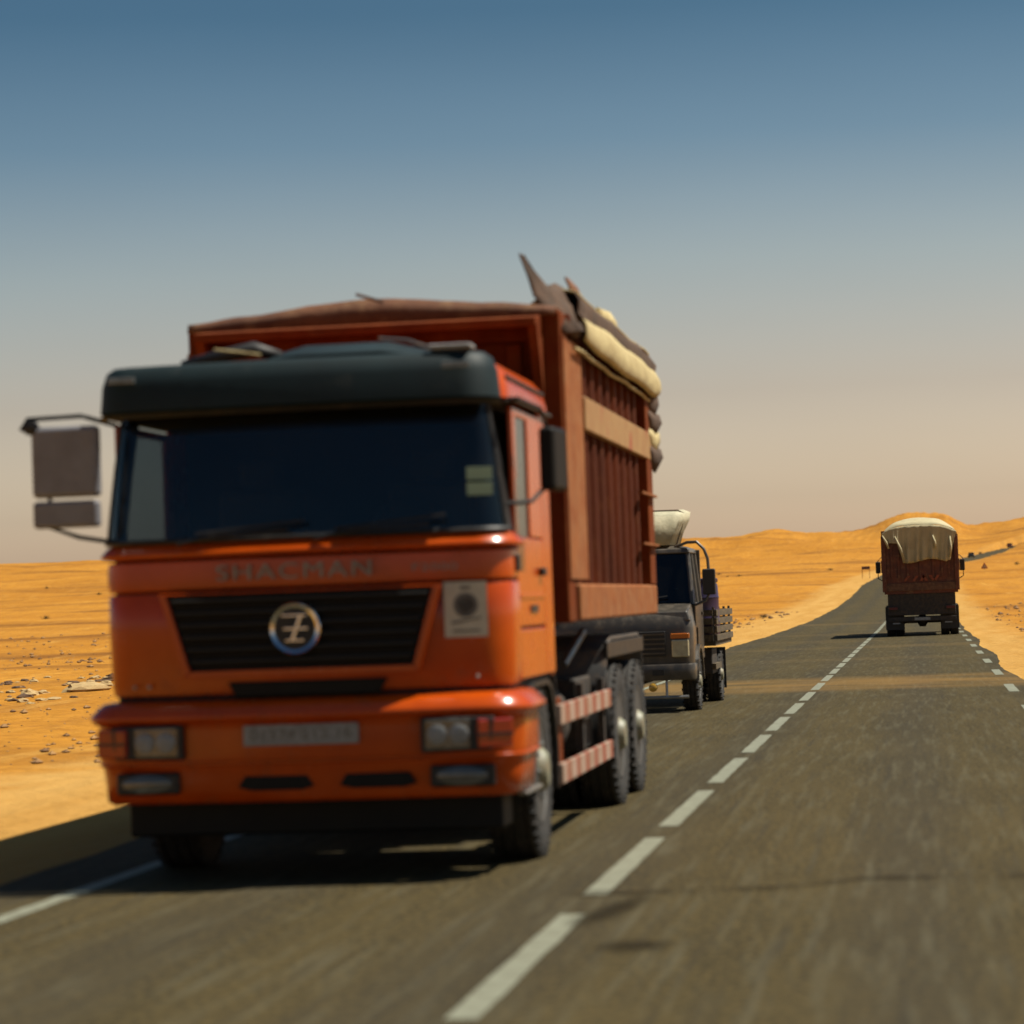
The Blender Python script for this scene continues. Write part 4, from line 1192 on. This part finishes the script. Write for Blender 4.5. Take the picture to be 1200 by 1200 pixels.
bundle = thing("roof_bundle", "pale cloth wrapped bundle roped on the small bronze truck's cab roof", "bundle", (BXX, BYY + .8, 2.305))
bm = nb()
rings = []
for j in range(9):
    yy = .0 + 1.15 * j / 8
    kk = 1 - .12 * abs(j - 4) / 4
    r = []
    sec = [(-.80, .01), (-.84, .12), (-.80, .34), (-.70, .46), (-.3, .50), (.3, .50), (.80, .52), (.90, .48), (.88, .36), (.80, .20), (.72, .01)]
    for i, (a, b) in enumerate(sec):
        a2 = a * kk + .03 * nz(a * 3, yy * 3, 1, 71); b2_ = max(.0, b * (kk if j else kk * .95) + .03 * nz(a * 3, yy * 3, 1, 72) * (b > .05))
        r.append((a2, yy + (.10 * b if j < 4 else 0), b2_))
    rings.append(r)
loft(bm, rings)
mk("bundle_cloth", bm, LIGHTCLOTH, bundle, smooth='all')
bm = nb()
for yy in (.35, .8): tube(bm, [(-.86, yy, .0), (-.87, yy, .30), (-.72, yy, .46), (.0, yy, .505), (.74, yy, .50), (.83, yy, .45), (.80, yy, .3), (.70, yy, .0)], .012, 6)
mk("bundle_rope", bm, CANVAS_BROWN_SHADE, bundle, smooth=True)

# ------------------------------------------------------------------ the far lorry, seen from behind
FX, FY = -.07, 94.0
fz = base_z(FY)
lf = thing("covered_lorry", "dark red lorry driving away ahead in the right lane, pale cover over its load", "lorry", (FX, FY, fz))
L2 = 6.6; hw = 1.22
z0b, z1b = 1.50, 3.42
mk("bed_floor", bx(-hw, hw, .05, L2, 1.42, 1.55), MAROON, lf)
bm = bx(-hw + .08, hw - .08, .06, .12, 1.55, 3.15)
tg2 = mk("tailgate", bm, MAROON, lf)
for cx in (-.95, -.72, -.42, 0, .42, .72, .95): mk("tailgate_rib", bx(cx - .035, cx + .035, .02, .06, 1.95, 3.1), MAROON, tg2, bevel=.008)
mk("tailgate_beam", bx(-hw + .02, hw - .02, .0, .06, 1.52, 1.78), surface("scuffed brown beam", (0.20, 0.085, 0.04), (0.10, 0.04, 0.02), rough=.7, scale=3, dust=.3), tg2, bevel=.01)
def chev(x, dx):
    bm = nb(); prism(bm, [(x, 1.84), (x + .10, 1.84), (x + .10 + dx, 2.02), (x + dx, 2.02)], 'y', .006, .022)
    mk("chevron_stripe", bm, CHEV, tg2)
for x, dx in ((-.58, .14), (-.30, .14), (-.05, .12), (.14, -.12), (.38, -.12), (.42, .12)): chev(x, dx)
for s in (-1, 1):
    sd = mk("bed_side", bx(s * hw - .03, s * hw + .03, .05, L2, z0b, z1b), MAROON, lf, bevel=.008)
    for i in range(7): mk("side_rib", bx(s * (hw + .045) - .015, s * (hw + .045) + .015, .3 + i * .95, .42 + i * .95, z0b, z1b - .05), MAROON, sd)
    mk("rear_post", bx(s * (hw - .02) - .06, s * (hw - .02) + .06, -.03, .10, 1.5, 3.55 if s < 0 else 3.3), MAROON, lf, bevel=.01)
    mk("side_lamp", bx(s * (hw + .05) - .03, s * (hw + .05) + .03, -.02, .05, 2.15, 2.55), MAROON, lf, bevel=.01)
    wheel(lf, s * (hw - .16), 1.15, .52, .27, s, dual=True, n=24)
    wheel(lf, s * (hw - .16), 2.45, .52, .27, s, dual=True, n=24)
    wheel(lf, s * (hw - .16), 7.6, .52, .27, s, n=24)
    mk("mudflap", bx(s * .92 - .30, s * .92 + .30, .40, .42, .22, 1.0), BLACK, lf)
    tl = mk("tail_lamp", bx(s * .95 - .16, s * .95 + .16, .0, .06, .88, 1.0), BLACK, lf, bevel=.01)
    mk("tail_lamp_lens", bx(s * .95 - .14, s * .95 + .14, -.012, .0, .90, .98), DIMRED, tl)
    mk("reflector_plate", bx(s * .86 - .12, s * .86 + .12, -.01, .0, .42, .46), PLATE, lf)
    mk("mirror_arm", tube(nb(), [(s * 1.15, 7.3, 2.65), (s * 1.40, 7.3, 2.75), (s * 1.52, 7.3, 2.62), (s * 1.52, 7.3, 2.0), (s * 1.2, 7.3, 1.8)], .02, 6), BLACK, lf, smooth=True)
    mk("mirror_housing", bx(s * 1.50 - .10, s * 1.50 + .08, 7.22, 7.32, 2.18, 2.60), BLACK, lf, bevel=.03)
bm = nb()
for s in (-1, 1): box(bm, s * .42 - .05, s * .42 + .05, .1, 8.6, .98, 1.3)
box(bm, -.42, .42, .1, .2, .98, 1.3)
mk("chassis_frame", bm, CHASSIS, lf)
mk("rear_underbody", bx(-1.12, 1.12, .08, .30, .70, 1.42), CHASSIS, lf, bevel=.02)
mk("rear_bumper", bx(-1.12, 1.12, -.02, .07, .50, .64), CHASSIS, lf, bevel=.01)
mk("rear_plate", bx(-.26, .26, -.03, -.02, .53, .62), PLATE, lf)
bm = nb()
for yy in (1.15, 2.45): tube(bm, [(-1, yy, .52), (1, yy, .52)], .10, 8); lathe(bm, [(.02, -.2), (.2, -.1), (.2, .1), (.02, .2)], 'x', (0, yy, .5), 12)
tube(bm, [(-1, 7.6, .52), (1, 7.6, .52)], .07, 8)
mk("axle", bm, CHASSIS, lf, smooth=True)
bm = nb()
loft(bm, [[(-1.18, 6.85, .9), (1.18, 6.85, .9), (1.18, 8.75, .9), (-1.18, 8.75, .9)], [(-1.18, 6.85, 2.1), (1.18, 6.85, 2.1), (1.18, 8.75, 2.1), (-1.18, 8.75, 2.1)],
          [(-1.12, 6.9, 2.95), (1.12, 6.9, 2.95), (1.12, 8.55, 2.95), (-1.12, 8.55, 2.95)]])
mk("cab", bm, MAROON, lf, bevel=.06)
mk("cab_window", bx(-.7, .7, 6.84, 6.86, 2.2, 2.7), DARKGLASS, lf)

tarp = thing("cover_tarpaulin", "pale khaki tarpaulin domed over the far lorry's load and hanging down its tailgate", "tarpaulin", (FX, FY, fz))
rows = []
for j in range(25):
    t = j / 24; yy = .0 + (L2) * t
    r = []
    for i in range(31):
        u = -1 + i / 15
        dome = .50 * (1 - abs(u) ** 3.2) * (1 - .5 * (1 - min(1, t * 5)) ** 2)
        z = 3.46 + dome + .05 * math.sin(t * math.pi * 6) * (1 - abs(u)) + .03 * nz(u * 3, yy, 1, 80)
        r.append((u * (hw + .03), yy, z if abs(u) < 1 else 3.30))
    rows.append(r)
mk("top_sheet", sheet(nb(), rows, .012), TARP, tarp, smooth='all')
# hanging rear sheet with gathered folds; its lower edge is uneven
rows = []
N2 = 72
for k in range(15):
    v = k / 14
    r = []
    for i in range(N2 + 1):
        u = -1 + 2 * i / N2
        top = 3.46 + .25 * (1 - abs(u) ** 3.2)
        low = 2.50 + .06 * math.sin(u * 5) if abs(u) < .78 else 2.50
        if u < -.62: low = 3.15 + (u + 1) * .0 - (u + 1) * .1
        if -.62 <= u < -.48: low = 3.1 - (u + .62) / .14 * .6
        if u > .90: low = 2.55 + (u - .90) * 6
        z = top + (low - top) * v
        fold = .050 * math.sin(u * 21 + 2.5 * math.sin(u * 4) + v * 1.3) * (.05 + v) + .03 * math.sin(u * 47 + v * 2) * v
        side = (1 - .10 * v * math.copysign(1, u) * u)
        r.append((u * (hw + .02) * side, -.07 - .04 * v + fold, z))
    rows.append(r)
mk("rear_sheet", sheet(nb(), rows, .01), TARP, tarp, smooth='all')
bm = nb()
for a, b in (((-1.22, -.10, 3.40), (-1.02, -.13, 2.95)), ((-.80, -.13, 3.35), (-.52, -.16, 2.56)), ((.45, -.14, 3.35), (.53, -.16, 2.9)), ((1.02, -.13, 3.3), (1.0, -.16, 2.6))):
    tube(bm, [a, ((a[0] + b[0]) / 2 + .02, a[1] - .03, (a[2] + b[2]) / 2), b], [.02, .045, .03], 8)
mk("gathered_fold", bm, TARP, tarp, smooth='all')

# ------------------------------------------------------------------ two cars on the far stretch of road
def car(x, y, rot, mat, label):
    c = thing("distant_car", label, "car", (x, y, base_z(y) + .004), rot, "cars on the far stretch of road")
    bm = nb(); prism(bm, [(-2.1, .28), (2.1, .28), (2.15, .6), (2.05, .82), (1.0, .92), (-1.9, .95), (-2.12, .8), (-2.15, .5)], 'x', -.84, .84)
    mk("body", bm, mat, c, bevel=.06)
    bm = nb(); prism(bm, [(-1.6, .94), (.85, .92), (.25, 1.42), (-1.1, 1.44)], 'x', -.74, .74)
    mk("cabin_glass", bm, DARKGLASS, c, bevel=.04)
    mk("roof", bx(-.70, .70, -1.1, .25, 1.43, 1.47), mat, c, bevel=.02)
    for s in (-1, 1):
        for yy in (-1.3, 1.3):
            mk("wheel", lathe(nb(), [(.02, -.1), (.3, -.1), (.31, 0), (.3, .1), (.02, .1)], 'x', (s * .76, yy, .31), 16), RUBBER, c, smooth=True)
CARGREY = surface("dark grey car paint", (0.035, 0.035, 0.035), rough=.3, coat=.5)
CARRED = surface("dull red car paint", (0.16, 0.03, 0.02), rough=.4, coat=.4)
def rdir(y): return -math.atan2(road_x(y + 5) - road_x(y - 5), 10)
car(road_x(800) - 1.4, 800, rdir(800), CARGREY, "dark grey car, the nearer one on the far stretch of road beyond the lorry")
car(road_x(948) - 1.4, 948, rdir(948), CARRED, "dull red car, the farther one at the crest of the distant road")

# ------------------------------------------------------------------ signs
def ground_at(x, y): return terr_z(x, y)
sx_, sy_ = 8.7, 400.0
zt = 3.9
sg = thing("warning_sign", "small red bordered triangular warning sign on the sand right of the far lorry", "road sign", (sx_, sy_, ground_at(sx_, sy_)))
gz = ground_at(sx_, sy_)
h0 = max(.25, zt - gz)
bm = nb(); prism(bm, [(-.50, h0), (.50, h0), (0, h0 + .88)], 'y', -.02, .0)
pl_ = mk("sign_border", bm, SIGNRED, sg, bevel=.01)
bm = nb(); prism(bm, [(-.27, h0 + .13), (.27, h0 + .13), (0, h0 + .60)], 'y', -.028, -.021)
mk("sign_face", bm, WHITE, pl_)
mk("sign_mark", bx(-.03, .03, -.036, -.029, h0 + .13, h0 + .33), BLACK, pl_)
mk("sign_post", bx(-.04, .04, .002, .05, -.05, h0 + .5), STEEL, sg)
def board(x, y, zb, w, h):
    g_ = ground_at(x, y) if abs(x + 1.8) > 3.9 else base_z(y)
    b = thing("sign_board", "dark sign board on two thin posts at the left verge beside the far lorry", "road sign", (x, y, g_))
    mk("board", bx(-w / 2, w / 2, -.02, .02, zb - g_, zb - g_ + h), SIGNPURPLE, b, bevel=.005)
    for s in (-1, 1): mk("post", bx(s * (w / 2 - .06) - .03, s * (w / 2 - .06) + .03, .02, .06, -.05, zb - g_ + h * .9), BEDDARK, b)
board(-6.9, 345, base_z(345) + 1.1, 1.0, .38)

# ------------------------------------------------------------------ rocks and shrubs
ROCKPALE = surface("pale limestone", (0.66, 0.46, 0.20), (0.50, 0.33, 0.14), rough=.9, scale=3, bump=.6)
ROCKDARK = surface("brown desert stone", (0.17, 0.085, 0.035), (0.10, 0.055, 0.028), rough=.9, scale=3, bump=.6)
def rock_mesh(seed, mat):
    bm = nb(); bmesh.ops.create_icosphere(bm, subdivisions=2, radius=1)
    for v in bm.verts:
        n_ = noise.noise(v.co * 1.3 + Vector((seed * 7.1, 0, 0)))
        n2 = noise.noise(v.co * 3.1 + Vector((0, seed * 3.3, 0)))
        v.co *= 1 + .45 * n_ + .15 * n2
        v.co.z = v.co.z * .55 + .2
    me = bpy.data.meshes.new("rock"); bm.to_mesh(me); bm.free(); me.materials.append(mat)
    return me
pale = [rock_mesh(i, ROCKPALE) for i in range(3)]
dark = [rock_mesh(i + 5, ROCKDARK) for i in range(3)]
def put_rock(me, x, y, s, label, group):
    o = bpy.data.objects.new("rock", me); COL.objects.link(o)
    o.location = (x, y, ground_at(x, y) - .03 * s); o.rotation_euler = (0, 0, random.uniform(0, 6.28))
    o.scale = (s * random.uniform(.9, 1.7), s, s * random.uniform(.6, 1.0))
    tag(o, label, "rock", group)
big = [(-17.35, 56.0, .36), (-18.2, 55.0, .20), (-18.9, 54.6, .19), (-16.9, 57.5, .17), (-17.9, 59.5, .17)]
bl = ["largest pale rock in the stone patch left of the orange dump truck", "pale block just left of the largest pale rock by the truck",
      "pale stone second left of the largest pale rock by the truck", "pale stone nearest the orange truck's cab in the left rock patch",
      "pale stone just behind the largest pale rock in the left patch"]
for (x, y, s), l in zip(big, bl): put_rock(random.choice(pale), x, y, s, l, "pale rocks left of the dump truck")
for i in range(46):
    y = random.uniform(51, 72); x = -y * random.uniform(.285, .350)
    zone = "nearest the verge" if y < 56 else ("in the middle of the stone patch" if y < 64 else "at the far side of the stone patch")
    if random.random() < .5: put_rock(random.choice(pale), x, y, random.uniform(.05, .15), "small pale stone " + zone + " left of the orange truck", "small pale stones " + zone)
    else: put_rock(random.choice(dark), x, y, random.uniform(.06, .17), "small brown stone " + zone + " left of the orange truck", "small brown stones " + zone)
# scattered gravel over the near desert: one mass
def gravel():
    bm = nb()
    rnd = random.Random(4)
    for i in range(3600):
        y = 30 + 150 * rnd.random() ** 1.2
        side = rnd.random() < .72
        x = -(4.0 + 1.8 + 2.2) - rnd.random() ** 1.2 * (y * .45) if side else 3.2 + rnd.random() ** 1.2 * (y * .12 + 6)
        s = (.012 + .05 * rnd.random() ** 3) * (1 + y / 90)
        z = terr_z(x, y)
        c = Vector((x, y, z + s * .25))
        vs_ = [bm.verts.new(c + Vector((dx * s * rnd.uniform(.7, 1.4), dy * s * rnd.uniform(.7, 1.3), dz * s * rnd.uniform(.4, .8)))) for dx, dy, dz in ((1, 0, 0), (-1, 0, 0), (0, 1, 0), (0, -1, 0), (0, 0, 1), (0, 0, -1))]
        for f in ((0, 2, 4), (2, 1, 4), (1, 3, 4), (3, 0, 4), (2, 0, 5), (1, 2, 5), (3, 1, 5), (0, 3, 5)): bm.faces.new([vs_[q] for q in f])
    o = mk("gravel", bm, surface("mixed desert gravel", (0.50, 0.27, 0.09), (0.20, 0.10, 0.04), rough=.9, scale=1.5, lo=.4, hi=.6))
    o["kind"] = "stuff"
gravel()
SHRUB = surface("dry desert scrub", (0.11, 0.075, 0.03), (0.07, 0.055, 0.02), rough=.9, scale=8)
def shrub_mesh(seed):
    rnd = random.Random(seed); bm = nb()
    for i in range(90):
        a = rnd.uniform(0, 6.28); e = rnd.uniform(.1, 1.5)
        d = Vector((math.cos(a) * math.cos(e), math.sin(a) * math.cos(e), math.sin(e)))
        L_ = rnd.uniform(.5, 1.0) * (1 if e < 1 else .8)
        p1 = d * L_; sd = Vector((-math.sin(a), math.cos(a), 0)) * .03
        bm.faces.new([bm.verts.new(p) for p in (sd * .4, p1 * .6 + sd, p1)])
        for q in range(3):
            c = p1 * rnd.uniform(.5, 1.0) + Vector((rnd.uniform(-.08, .08), rnd.uniform(-.08, .08), rnd.uniform(-.05, .08)))
            u = Vector((rnd.uniform(-1, 1), rnd.uniform(-1, 1), rnd.uniform(-1, 1))).normalized() * .07
            w = Vector((rnd.uniform(-1, 1), rnd.uniform(-1, 1), rnd.uniform(-1, 1))).normalized() * .07
            bm.faces.new([bm.verts.new(c + u), bm.verts.new(c + w), bm.verts.new(c - u)])
    me = bpy.data.meshes.new("desert_shrub"); bm.to_mesh(me); bm.free(); me.materials.append(SHRUB)
    return me
shr = [shrub_mesh(i) for i in range(3)]
def put_shrub(x, y, s, label, group=None):
    o = bpy.data.objects.new("desert_shrub", random.choice(shr)); COL.objects.link(o)
    o.location = (x, y, ground_at(x, y) - .02); o.scale = (s, s, s * .8); o.rotation_euler = (0, 0, random.uniform(0, 6))
    tag(o, label, "shrub", group)
put_shrub(-9.3, 163, .42, "dark dry shrub at the edge of the pale left verge beyond the small truck")
put_shrub(-13.0, 185, .30, "low dry shrub on the sand left of the dark verge shrub")
put_shrub(-17.0, 520, .9, "dry shrub on the far slope left of the two-post sign board")
put_shrub(17.5, 860, 1.3, "lone dry shrub on the slope above the distant road")
put_shrub(-11.5, 92, .22, "small dry shrub on the sand behind the small truck's bed")
for i in range(40):
    y = random.uniform(260, 900); x = y * random.uniform(-.34, .05)
    if abs(x - road_x(y)) < 12: continue
    zone = "far slope left of the dump truck" if x < -.2 * y else ("far slope hidden partly by the trucks" if x < -.13 * y else "far slope between the small truck and the lorry")
    put_shrub(x, y, random.uniform(.3, .7) * (1 + y / 900), "tiny dry shrub dotted on the " + zone, "shrubs on the " + zone)

# ------------------------------------------------------------------ one object per separate piece
def split_pieces(o):
    """give every loose piece of a part an object of its own, with the same name, parent and modifiers"""
    me = o.data
    bm = bmesh.new(); bm.from_mesh(me)
    seen = set(); groups = []
    for v in bm.verts:
        if v.index in seen: continue
        st, comp = [v], []
        seen.add(v.index)
        while st:
            q = st.pop(); comp.append(q.index)
            for e in q.link_edges:
                w = e.other_vert(q)
                if w.index not in seen: seen.add(w.index); st.append(w)
        groups.append(set(comp))
    bm.free()
    if len(groups) < 2: return
    kids = list(o.children)
    for gi, g_ in enumerate(groups):
        b = bmesh.new(); b.from_mesh(me); b.verts.ensure_lookup_table()
        bmesh.ops.delete(b, geom=[v for v in b.verts if v.index not in g_], context='VERTS')
        m2 = bpy.data.meshes.new(o.name.split(".")[0]); b.to_mesh(m2); b.free()
        for mt in me.materials: m2.materials.append(mt)
        if gi == 0: first = m2; continue
        c = o.copy(); c.data = m2; COL.objects.link(c)
    o.data = first
SPLIT = {"plate_number", "wheel_nuts", "sticker_print", "chassis_frame", "tow_bar", "lip_gusset", "guard_post", "mirror_arm", "hydraulic_strut", "axle", "wiper", "bumper_intake", "headlight_bulb_glass",
         "gathered_fold", "window_pillar", "door_frame", "bundle_rope"}
for o in [o for o in COL.objects if o.type == 'MESH' and o.name.split(".")[0] in SPLIT]:
    split_pieces(o)
